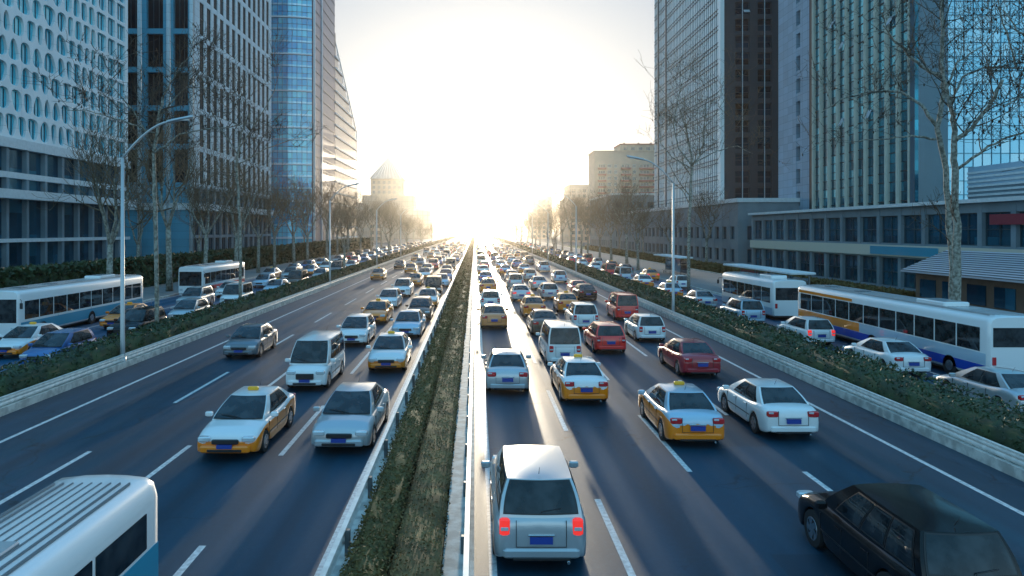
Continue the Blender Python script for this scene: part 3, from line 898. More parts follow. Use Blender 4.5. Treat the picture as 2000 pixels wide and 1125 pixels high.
V('hatchback', 'white', 'L2', 40.5, -7.0)
V('taxi', 'yellow', 'L2', 50.0, -7.1)
V('sedan', 'grey', 'L4', 36.5, -12.1)
rnd = random.Random(21)
def fill(lane, d0, gap, gj, kinds=None, dmax=330):
    d = d0
    while d < dmax:
        k = rnd.choice(kinds or ['sedan', 'sedan', 'hatchback', 'suv', 'minivan', 'taxi', 'taxi'])
        c = rnd.choice(['white', 'white', 'silver', 'silver', 'grey', 'black', 'blue', 'red', 'brown', 'pale_blue', 'white']) if k != 'taxi' else rnd.choice(['yellow', 'white', 'pale_blue'])
        V(k, c, lane, d)
        d += 4.7 + gap + rnd.random() * gj + d * 0.02
fill('R1', 88, 5, 6); fill('R2', 66, 4, 6); fill('R3', 68, 4, 6); fill('R4', 52, 9, 10)
fill('L1', 61, 3.5, 5); fill('L2', 60, 3, 5); fill('L3', 110, 12, 18); fill('L4', 95, 15, 20)
fill('RS1', 40.5, 3, 4); fill('RS2', 80, 3.5, 6)
fill('LS1', 22.5, 2.5, 4); fill('LS2', 26.5, 2.5, 4); fill('LS3', 96, 3, 6)
V('sedan', 'silver', 'RS1', 24.6, 19.5); V('sedan', 'white', 'RS1', 32.0, 19.6)
from collections import defaultdict
cnt = defaultdict(int)
CN = {'pale_blue': 'pale blue', 'dark_red': 'dark red'}
T.sort(key=lambda a: a['d'])
for v in T:
    taxi = v['kind'] == 'taxi'
    kind = 'sedan' if taxi else v['kind']
    kk = (v['kind'], v['col'], v['lane'])
    n = cnt[kk]; cnt[kk] += 1
    cn = CN.get(v['col'], v['col'])
    kn = {'suv': 'tall car', 'sedan': 'saloon car', 'hatchback': 'hatchback', 'minivan': 'minivan', 'taxi': 'taxi'}[v['kind']]
    adj = (cn + ' ' if not (taxi and v['col'] != 'yellow') else cn + ' and yellow ') + kn
    if taxi and v['col'] == 'yellow': adj = 'all yellow taxi'
    lab = f"{ORD[n] if n < len(ORD) else ''}nearest {adj} {LANES[v['lane']][0]}"
    Lk = SPEC[kind]['L']
    away = v['lane'][0] == 'R'
    side = 'right' if away else 'left'
    grp = ('vehicles on the %s service road' if 'S' in v['lane'] else 'vehicles on the %s carriageway') % side
    low = M['yellow'] if taxi else None
    make_car(kind, v['x'], v['d'] + Lk / 2, (0 if away else math.pi) + rnd.uniform(-.022, .022), M[v['col']], low, taxi, v.get('brake', False) or (away and rnd.random() < .12),
             lab, {'taxi': 'taxi', 'minivan': 'van'}.get(v['kind'], 'car'), grp, lod=1 if v['d'] > 75 else 0)
# buses
make_bus(22.9, 39.2, 0, 18.0, M['white'], M['white'], 'long white bus with yellow and blue side stripes on the right service road', 2.95,
         bands=[(.45, .86, M['bus_blue'], -8.8, 8.8), (.88, 1.36, M['yellow'], 1.2, 8.8), (.88, 1.36, M['pale_blue'], -8.8, 1.2), (2.50, 2.66, M['yellow'], 2.0, 8.7)], win=(1.42, 2.44), group='buses on the service roads', roofmat=M['silver'])
make_bus(23.0, 57.8, 0, 11.0, M['white'], M['white'], 'plain white bus ahead of the striped bus on the right service road', 2.95,
         bands=[(.4, .9, M['pale_blue'], -5.3, 5.3)], group='buses on the service roads')
make_bus(-28.3, 50.5, math.pi, 16.0, M['white'], M['white'], 'nearer of two white roofed buses on the left service road', 3.0,
         bands=[(.45, 1.10, M['teal'], -7.8, 7.8)], group='buses on the service roads', roofmat=M['silver'])
make_bus(-28.2, 77.5, math.pi, 26.0 / 2, M['white'], M['white'], 'farther of two white roofed buses on the left service road', 3.0,
         bands=[(.6, 1.0, M['red'], -6.3, 6.3)], group='buses on the service roads', roofmat=M['silver'])
make_bus(-6.55, 9.65, math.pi, 6.2, M['white'], M['teal'], 'white minibus with ribbed roof and teal flanks, nearest the camera at left', 2.25, 1.9,
         bands=[(.42, 1.12, M['teal'], -3.0, 3.0)], cat='minibus', name='minibus', roofmat=M['grey'], win=(1.18, 1.78))

# ------------------------------------------------------------------ buildings
def rotpt(org, ang, u, n, z):
    """facade frame: u along the wall, n outwards"""
    c, s = math.cos(ang), math.sin(ang)
    return (org[0] + u * c + n * s, org[1] + u * s - n * c, z)
# wall angle: u direction = (cos,sin); outward normal = (sin,-cos).  ang=0 faces -Y (the camera); ang=90 faces +X; ang=-90 faces -X
def wall_grid(root, ang, org, us, zs, sub, wallmat, glassmat, depth=0.4, mull=None, nv=1, nh=0, wname='window', holes=True, winset=(0, 0), every=None, nmax=100, framemat=None, extra=None):
    """us/zs: lists of (a,b) openings. Builds the solid frame round the openings (one mesh, 'facade') and each window as its own part."""
    U0, U1 = sub[0]; Z0, Z1 = sub[1]
    fb = MB()
    def q(u0, u1, n0, n1, z0, z1):
        ps = [rotpt((0, 0), ang, u, n, z) for z in (z0, z1) for n in (n0, n1) for u in (u0, u1)]
        # order: z0:(u0n0,u1n0,u0n1,u1n1) z1: same
        fb.add(ps, [(2, 3, 7, 6), (0, 4, 5, 1), (0, 2, 6, 4), (1, 5, 7, 3), (4, 6, 7, 5), (0, 1, 3, 2)])
    cur = U0
    for a, b in us + [(U1, U1)]:
        if a - cur > 0.01:
            q(cur, a, -depth, 0, Z0, Z1)
        cur = b
    for a, b in us:
        c2 = Z0
        for z0, z1 in zs + [(Z1, Z1)]:
            if z0 - c2 > 0.01:
                q(a, b, -depth, -0.05, c2, z0)
            c2 = z1
    if extra: extra(q)
    fb.build('facade', [wallmat], root)
    wins = []
    for a, b in us:
        for z0, z1 in zs:
            p = rotpt((root.location.x, root.location.y), ang, (a + b) / 2, 0, (z0 + z1) / 2)
            if p[1] < 3: continue
            pr = proj(p)
            if pr is None or pr[0] < -500 or pr[0] > 2500: 
                continue
            vis = -60 < pr[0] < 2060 and pr[1] > -40
            size = (z1 - z0) * (b - a) / (p[1] ** 2)
            wins.append((not vis, -size, (a + b) / 2, (z0 + z1) / 2, b - a, z1 - z0))
    wins.sort()
    cache = {}
    rest = MB()
    def winmb(mb, w, h, tf):
        def add(vs, f, mi): mb.add([tf(*v) for v in vs], f, mi)
        add([(-w / 2, -depth + .12, -h / 2), (w / 2, -depth + .12, -h / 2), (w / 2, -depth + .12, h / 2), (-w / 2, -depth + .12, h / 2)], [(0, 1, 2, 3)], 0)
        def bar(u0, u1, z0, z1, n0=-depth + .12, n1=-depth + .22):
            vs = [(u, n, z) for z in (z0, z1) for n in (n0, n1) for u in (u0, u1)]
            add(vs, [(2, 3, 7, 6), (0, 2, 6, 4), (1, 5, 7, 3), (4, 6, 7, 5), (0, 1, 3, 2)], 1)
        if mull:
            for i in range(1, nv + 1):
                u = -w / 2 + w * i / (nv + 1); bar(u - mull / 2, u + mull / 2, -h / 2, h / 2)
            for i in range(1, nh + 1):
                z = -h / 2 + h * i / (nh + 1); bar(-w / 2, w / 2, z - mull / 2, z + mull / 2)
            bar(-w / 2, -w / 2 + mull, -h / 2, h / 2); bar(w / 2 - mull, w / 2, -h / 2, h / 2)
            bar(-w / 2, w / 2, h / 2 - mull, h / 2); bar(-w / 2, w / 2, -h / 2, -h / 2 + mull)
    mats = [glassmat, framemat or M['mull']]
    have = sum(1 for c in root.children if c.name.startswith(wname))
    for i, (nvz, sz, u, z, w, h) in enumerate(wins):
        if i < nmax and have + i < 100:
            k = (round(w, 2), round(h, 2))
            if k not in cache:
                mb = MB(); winmb(mb, w, h, lambda uu, n, zz: rotpt((0, 0), 0, uu, n, zz)); cache[k] = mb.mesh('window', mats)
            p = rotpt((0, 0), ang, u, 0, z)
            link(wname, cache[k], root, p, ang)
        else:
            winmb(rest, w, h, lambda uu, n, zz: rotpt((0, 0), ang, u + uu, n, z + zz))
    if rest.v:
        rest.build(wname, mats, root, kind='stuff')
def solid(root, name, x0, x1, y0, y1, z0, z1, mat, **t):
    """axis-aligned block given in world coordinates"""
    b = MB(); lx, ly = root.location.x, root.location.y
    b.box(x0 - lx, x1 - lx, y0 - ly, y1 - ly, z0, z1)
    return b.build(name, [mat], root, **t)
def bays(a, b, n, frac):
    w = (b - a) / n
    return [(a + w * i + w * (1 - frac) / 2, a + w * (i + 1) - w * (1 - frac) / 2) for i in range(n)]

# --- A: white perforated office block, left
def buildA():
    X, ya, yb = -62.0, 60.0, 128.0
    t = empty('perforated_office', (X, ya, 0), label='white office block with rounded irregular window holes at far left', category='building')
    z0 = 19.0; fh = 3.42; nfl = 12
    solid(t, 'core', X - 30, X - .8, ya, yb, 0, z0 + fh * nfl, M['pod_wall'])
    wall = MB(); rr = random.Random(5)
    allw = []
    L = yb - ya
    edge = L - 7.2          # the two last columns are square
    for r in range(nfl):
        zc0 = z0 + r * fh; u = 0.0; cells = []
        while u < edge - 1.2:
            w = rr.uniform(1.7, 3.5) if u < edge - 14 else rr.uniform(1.8, 2.7)
            if edge - (u + w) < 1.4: w = edge - u
            cells.append((u, w, 'o')); u += w
        cells.append((edge, 3.0, 's')); cells.append((edge + 3.0, 3.5, 'q'))
        wall.add([(0, edge + 6.5, zc0), (0, L, zc0), (0, L, zc0 + fh), (0, edge + 6.5, zc0 + fh)], [(0, 1, 2, 3)])
        for (u, w, ty) in cells:
            n = 28; cx, cz = u + w / 2, zc0 + fh / 2
            a, b = w * .5 * (.80 if ty == 'o' else .80), fh * .5 * rr.uniform(.78, .88)
            if ty == 'o':
                pw = rr.uniform(2.1, 3.2); skx = rr.uniform(-.62, .62); shear = rr.uniform(-.22, .22)
                blend = max(0, (u - (edge - 16)) / 16)
                skx *= 1 - blend * .8; pw += blend * 2.5; shear *= 1 - blend
                if w < 2.1: a *= .86
            elif ty == 's': pw, skx, shear = 6, 0.05, 0
            else: pw, skx, shear = 14, 0, 0
            inner = []; outer = []
            for k in range(n):
                an = 2 * math.pi * (k + .5) / n
                c, s = math.cos(an), math.sin(an)
                px_ = math.copysign(abs(c) ** (2 / pw), c); pz_ = math.copysign(abs(s) ** (2 / pw), s)
                xx = a * px_ * (1 + skx * pz_ * .75) + shear * pz_ * a; zz = b * pz_
                xx = max(-w * .46, min(w * .46, xx))
                inner.append((cx + xx, cz + zz))
                m = max(abs(c) / (w / 2), abs(s) / (fh / 2))
                outer.append((cx + c / m, cz + s / m))
            # insert corners by snapping nearest outer points
            for qx, qz in ((cx - w / 2, cz - fh / 2), (cx + w / 2, cz - fh / 2), (cx + w / 2, cz + fh / 2), (cx - w / 2, cz + fh / 2)):
                k = min(range(n), key=lambda i: (outer[i][0] - qx) ** 2 + (outer[i][1] - qz) ** 2)
                outer[k] = (qx, qz)
            dp = -.42
            vs = [(0, p[0], p[1]) for p in outer] + [(0, p[0], p[1]) for p in inner] + [(dp, p[0], p[1]) for p in inner]
            fs = []
            for k in range(n):
                j = (k + 1) % n
                fs.append((k, j, n + j, n + k)); fs.append((n + k, n + j, 2 * n + j, 2 * n + k))
            wall.add(vs, fs)
            # window
            pr = proj((X, ya + cx, cz))
            allw.append((not (-40 < pr[0] < 300 and pr[1] > -30), -1 / (ya + cx), cx, cz, [(p[0] - cx, p[1] - cz) for p in inner]))
    wall.build('facade', [M['A_wall']], t)
    allw.sort(key=lambda a: a[:2])
    rest = MB()
    for i, (nv_, _, cx, cz, pts) in enumerate(allw):
        mb = MB() if i < 100 else rest
        n = len(pts); off = (0, 0) if i < 100 else (cx, cz)
        mb.add([(0 if i < 100 else -.40, p[0] * 1.01 + off[0], p[1] * 1.01 + off[1]) for p in pts], [tuple(range(n))], 0)
        x_ = 0 if i < 100 else -.40
        zt = max(p[1] for p in pts); wd = max(p[0] for p in pts) - min(p[0] for p in pts)
        ms = [0.12 * wd] if wd < 2.2 else [-wd * .1, wd * .22]
        for mu in ms:
            hh = zt * .86
            mb.box(x_ + .005, x_ + .09, mu - .035 + off[0], mu + .035 + off[0], -hh + off[1], hh + off[1], 1)
        if i < 100:
            mb.build('window', [M['A_glass'], M['mull']], t, (-.40, cx, cz))
    rest.build('window', [M['A_glass'], M['mull']], t, kind='stuff')
    # podium: bands and columned glass below
    lx, ly = X, ya
    for zz0, zz1, ex in ((17.6, 18.9, .5), (13.6, 14.4, .25), (10.8, 12.0, 1.6), (5.0, 5.5, .4)):
        solid(t, 'white_band', X - .8, X + ex, ya, yb, zz0, zz1, M['pod_band'])
    cols = MB(); y = ya + .5
    while y < yb:
        cols.box(0 - .7, .22, y - ly, y - ly + .55, 0, 17.6); y += 4.25
    cols.build('column', [M['pod_wall']], t, kind='stuff')
    g = MB()
    for zz0, zz1 in ((.3, 5.0), (5.5, 10.8), (12.0, 13.6), (14.4, 17.6)):
        g.box(-.79, -.45, 0, yb - ya - .1, zz0, zz1)
    g.build('podium_glazing', [M['pod_glass']], t)
buildA()

# --- B: dark tower with white grid
def buildB():
    X, ya, yb, H = -58.0, 147.0, 204.0, 104.0
    t = empty('grid_tower', (X, ya, 0), label='dark glass tower with a white stone grid of tall narrow windows', category='building')
    solid(t, 'core', X - 42, X - .62, ya + 1.0, yb, 0, H, M['pod_wall'])
    FH = 7.9; base = 15.9
    zs = [(base + FH * i + .55, base + FH * (i + 1) - .55) for i in range(11)]
    # flank (faces +X): u runs along +y
    L = yb - ya
    wall_grid(t, R(90), None, bays(3.2, L - 1.6, 13, .60), zs, ((0, L), (base, H)), M['B_wall'], M['dark_glass'], .42, .08, 1, 1)
    # podium of the tower
    solid(t, 'white_band', X - 42, X + 1.6, ya - .4, yb, 10.8, 12.2, M['pod_band'])
    wall_grid(t, R(90), None, bays(0.6, L, 14, .84), [(.4, 5), (5.6, 10.6), (12.4, 15.4)], ((0, L), (0, base)), M['pod_wall'], M['pod_glass'], .6, .08, 2, 0, wname='podium_window')
    # front (faces the camera): u from -42 to 0
    us = [(-40.3, -36.3), (-33.8, -29.8), (-27.3, -23.3), (-20.8, -16.8), (-14.0, -10.9), (-9.4, -6.0), (-3.7, -.55)]
    wall_grid(t, 0, None, [(a, b) for a, b in us if b < -4.9] + [(-3.9, -.9)], zs, ((-42, 0), (0, H)), M['B_front'], M['dark_glass'], .99, .10, 2, 0)
    # rounded white pier tubes on the front
    p = MB()
    for u in (-11.0, -5.1, -.35):
        p.tube([(u + .2, -.10, 0), (u + .2, -.10, H)], .42, 10)
    p.build('pier', [M['B_wall']], t)
buildB()

# --- C: blue curtain wall tower
def buildC():
    X, ya, yb, H = -51.3, 230.0, 262.0, 111.0
    t = empty('blue_glass_tower', (X, ya, 0), label='bright blue glass tower with a gently curved front', category='building')
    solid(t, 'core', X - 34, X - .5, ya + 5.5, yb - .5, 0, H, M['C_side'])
    def bow(u):  # u 0..-34 -> y
        return -2.6 * (1 - ((u + 12) / 12.0) ** 2) if u > -24 else 0.0
    g = MB(); n = 16; us = [-.9 - i * (33 / 22) for i in range(23)]
    g.grid([[(u, bow(u) + .0, z) for u in us[::-1]] for z in (0, H)], smooth=False)
    g.build('curtain_wall', [M['C_glass']], t)
    mu = MB()
    for u in us:
        mu.box(u - .05, u + .05, bow(u) - .14, bow(u) + .1, 0, H)
    mu.build('mullion', [M['C_side']], t, kind='stuff')
    tr = MB(); wb = MB()
    z = 4.0; i = 0
    while z < H:
        tgt, hh, pr = (tr, .10, .10)
        for a, b in zip(us, us[1:]):
            tgt.add([(a, bow(a) - pr, z), (b, bow(b) - pr, z), (b, bow(b) - pr, z + hh), (a, bow(a) - pr, z + hh), (a, bow(a), z + hh), (b, bow(b), z + hh), (a, bow(a), z), (b, bow(b), z)], [(0, 3, 2, 1), (3, 4, 5, 2), (0, 1, 7, 6)])
        if i % 2 == 0:
            for a, b in zip(us, us[1:]):
                wb.add([(a, bow(a) - .06, z + .2), (b, bow(b) - .06, z + .2), (b, bow(b) - .06, z + .75), (a, bow(a) - .06, z + .75)], [(0, 3, 2, 1)], 0)
        if i % 6 == 0:
            for a, b in zip(us, us[1:]):
                wb.add([(a, bow(a) - .5, z), (b, bow(b) - .5, z), (b, bow(b) - .5, z + .35), (a, bow(a) - .5, z + .35), (a, bow(a), z + .35), (b, bow(b), z + .35)], [(0, 3, 2, 1), (3, 4, 5, 2)], 1)
        z += 1.95; i += 1
    tr.build('transom', [M['C_side']], t, kind='stuff')
    wb.build('floor_band', [M['H_glass'], M['white_metal']], t, kind='stuff')
    # white corner line and the dark flank with its own white seam
    e = MB(); e.box(-.55, .05, -.55, .05, 0, H); e.build('corner_pier', [M['white_metal']], t)
    L = yb - ya
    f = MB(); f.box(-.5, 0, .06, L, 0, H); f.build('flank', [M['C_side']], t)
    e = MB(); e.box(.01, .35, 9.0, 9.6, 0, H); e.build('white_seam', [M['white_metal']], t)
    fl = MB(); z = 3
    while z < H:
        fl.box(0.005, .12, .3, L, z, z + .22); z += 3.9
    fl.build('floor_line', [M['mull']], t, kind='stuff')
buildC()

# --- D: stepped terrace block
def buildD():
    X, ya, yb = -51.3, 262.5, 310.0
    t = empty('stepped_glass_block', (X, ya, 0), label='grey glass block stepping down under a slanting glass edge', category='building')
    L = yb - ya; fh = 4.15
    # profile height by y
    def top(y): return 74.0 - 26.0 * (y / L)
    g = MB(); ln = MB(); sl_ = MB()
    z = 0; k = 0
    while z < 74:
        ymax = L if z + fh < top(L) else max(0, (74.0 - (z + fh)) / 26.0 * L)
        if ymax < 3: break
        g.box(-28, 0, 0, ymax, z, z + fh - .55)
        ln.box(-28.2, .4, 0, ymax + .3, z + fh - .55, z + fh)
        z += fh
    g.build('glass_storey', [M['D_glass']], t)
    ln.build('terrace_edge', [M['D_line']], t)
    # slanted glass screen
    sl_.add([(-.5, 0, 76.5), (-.5, L + 1.2, top(L) + 1), (-.5, L + 1.2, top(L) - 4), (-.5, 0, 66)], [(0, 1, 2, 3), (3, 2, 1, 0)])
    m = pbr('slanted_screen_glass', (0.62, 0.66, 0.68), 0.2)
    b_ = m.node_tree.nodes['Principled BSDF']; b_.inputs['Alpha'].default_value = .45
    sl_.build('slanted_screen', [m], t)
    r = MB(); r.tube([(-.2, 0, 76.8), (-.2, L + 1.2, top(L) + 1.2)], .22, 6); r.tube([(-.2, L + 1.2, top(L) + 1.2), (-.2, L + 1.2, 0)], .22, 6)
    for k in range(9):
        y = L * k / 9 + 1; r.tube([(-.3, y, top(y) - 1.0), (-.3, y, top(y) + 2.6)], .12, 5)
    r.build('screen_frame', [M['D_line']], t)
    mst = MB(); mst.box(-1.5, 0, -.2, 1.0, 70, 79); mst.tube([(-.8, .4, 79), (-.8, .4, 82)], .1, 5); mst.build('roof_mast', [M['trim']], t)
buildD()

# --- E: tower with pyramid roof, far left
def buildE():
    d = 560.0
    xc = (755 - 928) / F * d
    t = empty('pyramid_roof_tower', (xc, d, 0), label='hazy tan tower under a pointed pyramid roof far down the road', category='building')
    w = 12.5
    solid(t, 'core', xc - w, xc + w, d, d + 25, 0, 47, M['E_wall'])
    solid(t, 'lower_wing', xc - w - 6, xc + w + 9, d - 3, d + 28, 0, 34, M['E_wall'])
    solid(t, 'lower_wing', xc + w + 9.01, xc + w + 22, d - 3, d + 28, 0, 22, M['E_wall'])
    r = MB(); r.add([(-w - 1, -1, 47), (w + 1, -1, 47), (w + 1, 26, 47), (-w - 1, 26, 47), (0, 12.5, 65.5)], [(0, 1, 4), (1, 2, 4), (2, 3, 4), (3, 0, 4), (3, 2, 1, 0)])
    r.build('pyramid_roof', [M['E_roof']], t)
    r = MB(); r.tube([(0, 12.5, 65), (0, 12.5, 70)], .3, 5); r.build('spire', [M['E_roof']], t)
    ribs = MB()
    for k in range(-4, 5):
        x = k * w / 4.5
        ribs.tube([(x, -1.05, 47.1), (x * .06, 12.0, 65)], .22, 4)
    ribs.build('roof_rib', [M['D_line']], t)
    wd = MB()
    for i in range(11):
        for j in range(6):
            wd.box(-w + 1.6 + j * 4, -w + 3.6 + j * 4, -.06, .05, 5 + i * 3.8, 7.2 + i * 3.8)
    wd.build('window', [M['I_glass']], t, kind='stuff')
buildE()

# --- F: twin sided tower, right
def buildF():
    X, ya, yb, H = 54.0, 157.0, 216.0, 108.0
    t = empty('striped_tower', (X, ya, 0), label='tall tower, pale vertical stripes on its road side and dark stone front', category='building')
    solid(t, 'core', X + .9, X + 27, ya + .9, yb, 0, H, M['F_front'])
    L = yb - ya
    # road side faces -X. ang=-90 : u direction = (0,-1); use u from -L..0
    g = MB(); g.box(0.2, .85, .2, L, 0, H); g.build('curtain_wall', [M['F_glass']], t)
    f = MB(); y = 1.2; k = 0
    while y < L:
        w = .55 if k % 2 else .32
        f.box(.03, .195, y, y + w, 0, H); y += 1.55 if k % 2 else 1.25; k += 1
    f.build('vertical_fin', [M['F_fin']], t, kind='stuff')
    b_ = MB(); z = 3
    while z < H:
        b_.box(-.06, .25, .1, L, z, z + .13); b_.box(-.06, .25, .1, L, z + .9, z + 1.02); z += 3.7
    b_.build('floor_line', [M['F_line']], t, kind='stuff')
    cp = MB(); cp.box(-.4, .45, -.35, 1.0, 0, H); cp.build('corner_pier', [M['F_fin']], t)
    # two dark slots near the far edge
    s_ = MB()
    for yy in (L - 14, L - 5.5):
        s_.box(-.26, .19, yy, yy + .9, 0, H)
    s_.build('dark_slot', [M['F_line']], t)
    # front
    zs = [(2.2 + 3.7 * i, 4.9 + 3.7 * i) for i in range(28)]
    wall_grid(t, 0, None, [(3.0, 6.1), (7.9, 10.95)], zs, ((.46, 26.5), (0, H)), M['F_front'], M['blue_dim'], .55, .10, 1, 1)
    v = MB()
    for u in (4.55, 9.4):
        v.box(u - .05, u + .05, -.12, -.02, 0, H)
    v.build('steel_line', [M['white_metal']], t)
    b2 = MB(); b2.box(12.5, 12.9, -.25, .0, 40, H); b2.build('roof_drain', [M['G_glass']], t)
    o = MB(); o.add([(4.65, -.2, 54.9), (6.0, -.2, 54.9), (6.0, -.75, 53.6 + .6), (4.65, -.75, 54.2)], [(0, 1, 2, 3), (3, 2, 1, 0)])
    o.build('open_window', [M['white_metal']], t)
buildF()

# --- G: tower with beige fins
def buildG():
    X, ya, yb, H = 56.0, 91.5, 132.4, 88.0
    t = empty('finned_tower', (X, ya, 0), label='teal glass tower with beige vertical fins and a grey stone end bay', category='building')
    cr = MB(); pl = [(.95, .9), (23.5, 29.0), (23.5, yb - ya), (.95, yb - ya)]
    cr.add([(a, b, z) for z in (0, H) for a, b in pl], [(0, 1, 5, 4), (1, 2, 6, 5), (2, 3, 7, 6), (3, 0, 4, 7), (4, 5, 6, 7)])
    cr.build('core', [M['G_front']], t)
    L = yb - ya; st = 120.2 - ya
    # stone end bay, farther half; facing -X
    fh = 3.92
    zs = [(3 + fh * i, 3 + fh * i + 2.5) for i in range(21)]
    wall_grid(t, R(-90), None, [(-(st + 4.9), -(st + 3.3))], zs, ((-L, -(st + .0)), (0, H)), M['G_stone'], M['dark_glass'], .94, None, 0, 0, wname='slot_window')
    d = MB(); d.box(.02, .9, st - 1.3, st - .01, 0, H); d.build('dark_recess', [M['trim']], t)
    # glass bays
    n = 10; w = (st - 1.4) / n
    g = MB(); g.box(.30, .9, .5, st - 1.35, 0, H); g.build('curtain_wall', [M['G_glass']], t)
    me = None
    for i in range(n + 1):
        if me is None:
            c = MB(); c.box(-.05, .295, -.36, .36, 0, H); c.box(-.16, -.055, -.12, .12, 0, H); me = c.mesh('fin', [M['G_fin']])
        link('vertical_fin', me, t, (0, .9 + i * (st - 2.3) / n, 0))
    sp_ = MB(); z = 2.6
    while z < H:
        sp_.box(.20, .295, .5, st - 1.35, z, z + .12); sp_.box(.25, .295, .5, st - 1.35, z + 1.25, z + 1.33); sp_.box(.22, .296, .5, st - 1.35, z + 2.6, z + 2.72); z += fh
    sp_.build('spandrel_line', [M['trim']], t, kind='stuff')
    ob = MB(); rr = random.Random(9)
    me2 = None
    for i in range(14):
        c = MB(); c.add([(0, 0, 0), (-.55, .0, -1.2), (-.55, .95, -1.2), (0, .95, 0)], [(0, 1, 2, 3), (3, 2, 1, 0)])
        if me2 is None: me2 = c.mesh('open_window', [M['white_metal']])
        bay = rr.randrange(n)
        link('open_window', me2, t, (.18, .9 + bay * (st - 2.3) / n + .6 + rr.random() * .8, 12 + fh * rr.randrange(3, 14)))
    # front
    # end wall, turned away from the road
    an = math.atan2(29.0, 23.4); ex = math.hypot(29.0, 23.4)
    f = MB(); f.box(0, ex, 0, .45, 0, H); f.build('end_wall', [M['G_front']], t, (0, -.05, 0), an)
    fw = MB()
    for i in range(21):
        for u in (8, 14, 20, 26, 32):
            fw.box(u, u + 2.2, -.03, .05, 4 + i * fh, 6.4 + i * fh)
    fw.build('window', [M['blue_dim']], t, (0, -.05, 0), an, kind='stuff')
buildG()

# --- H: mirror glass slab at far right
def buildH():
    X, d, H = 81.0, 140.0, 95.0
    t = empty('mirror_glass_block', (X, d, 0), label='pale sky reflecting glass block gridded with teal lines at far right', category='building')
    W_ = 90
    g = MB(); g.box(0, W_, 0, 30, 0, H); g.build('curtain_wall', [M['H_glass']], t)
    l = MB(); u = 0
    while u < W_:
        l.box(u, u + .12, -.1, .02, 0, H); u += 1.8
    z = 0; k = 0
    while z < H:
        l.box(0, W_, -.12, .02, z, z + .13); z += 2.7
    l.build('grid_line', [M['H_line']], t, kind='stuff')
buildH()

# --- I: peach apartment block
def buildI():
    d = 345.0; k = d / F
    x0, x1, xm = (1161 - 928) * k, (1330 - 928) * k, (1213 - 928) * k
    t = empty('apartment_block', (x0, d, 0), label='peach apartment block with brick red balconies beside the striped tower', category='building')
    zt0 = CAMH + (450 - 296) * k; zt1 = CAMH + (450 - 291) * k
    W0, WM = x1 - x0, xm - x0
    fh = 2.95; base = 3.5; nfl = 11
    us = [(2.0, 5.2), (6.3, 8.2), (9.5, 11.0), (13.2, 17.0), (18.4, 20), (22, 26.5), (28, 31), (34, 37.5)]
    zs = [(base + fh * i + .9, base + fh * i + 2.5) for i in range(nfl + 1)]
    wall_grid(t, 0, None, us, zs, ((0, W0), (0, zt0)), M['I_wall'], M['I_glass'], .45, .14, 2, 0, framemat=M['I_white'])
    solid(t, 'core', x0 + .01, x1, d + .5, d + 18, 0, zt0 - .02, M['I_wall'])
    solid(t, 'roof_storey', xm, x1, d + 1, d + 17, zt0, zt1 + 2.2, M['I_wall'])
    solid(t, 'parapet', x0 - .3, x1 + .3, d - .3, d + 18.2, zt0 - .015, zt0 + .5, M['I_wall'])
    solid(t, 'parapet', xm - .3, x1 + .3, d + .6, d + 17.4, zt1 + 2.2, zt1 + 2.7, M['I_red'])
    rw = MB()
    for i in range(7):
        rw.box(WM + 1.5 + i * 3.6, WM + 3.2 + i * 3.6, .94, 1.05, zt0 + .8, zt0 + 2.2)
    rw.build('roof_window', [M['I_glass']], t)
    for i in range(nfl + 1):
        z = base + fh * i
        for a, b in ((1.6, 5.6), (12.8, 17.6), (21.5, 31.6)):
            q = MB(); q.box(a, b, -1.1, -.005, z, z + .85); q.build('balcony', [M['I_red']], t)
    ch = MB()
    for x in (WM + 2, WM + 9, WM + 15): ch.box(x, x + .8, 4, 5, zt1 + 2.2, zt1 + 3.6)
    ch.build('chimney', [M['I_wall']], t)
buildI()

# --- low podiums and far blocks
def block(name, x0, x1, y0, y1, H, wall, glass, label, fh=3.4, front=True, side=None, band=None, nb=None):
    t = empty(name, (x0 if side != 1 else x1, y0, 0), label=label, category='building')
    rx = t.location.x
    solid(t, 'core', x0 + .7, x1 - .7, y0 + .7, y1, 0, H, wall)
    n = max(1, int((H - 1.5) / fh)); zs = [(1 + fh * i, 1 + fh * i + fh * .58) for i in range(n)]
    if front:
        wall_grid(t, 0, None, bays(x0 - rx + .8, x1 - rx - .8, max(2, int((x1 - x0) / 3.6)), .55), zs, ((x0 - rx, x1 - rx), (0, H)), wall, glass, .6, .1, 1, 0, nmax=60)
    if side is not None:
        L = y1 - y0
        if side == 1:
            wall_grid(t, R(90), None, bays(1.0, L - .8, max(2, int(L / 4)), .6), zs, ((.65, L), (0, H)), wall, glass, .6, .1, 1, 0, nmax=60)
        else:
            wall_grid(t, R(-90), None, bays(-L + .8, -1.0, max(2, int(L / 4)), .6), zs, ((-L, -.65), (0, H)), wall, glass, .6, .1, 1, 0, nmax=60)
    solid(t, 'parapet', x0 - .25, x1 + .25, y0 - .25, y1 + .1, H - .01, H + .7, band or wall)
    return t
block('low_office', -92, -55, 330, 372, 19, M['far_wall'], M['I_glass'], 'low tan office beyond the stepped glass block on the left', side=1)
block('low_office', -96, -50, 392, 440, 15, M['far_wall'], M['I_glass'], 'long low tan building in haze left of the road end', side=1)
block('low_office', -80, -46, 640, 690, 26, M['far_wall'], M['I_glass'], 'faint block in haze just right of the pyramid roofed tower', side=1)
block('low_office', 52, 84, 400, 440, 24, M['I_wall'], M['I_glass'], 'low peach block left of the tall apartment block', side=-1)
block('far_apartments', 62, 92, 470, 500, 36, M['far_wall'], M['I_glass'], 'far hazy apartment slab, taller of the pair at the right of the road end', side=-1)
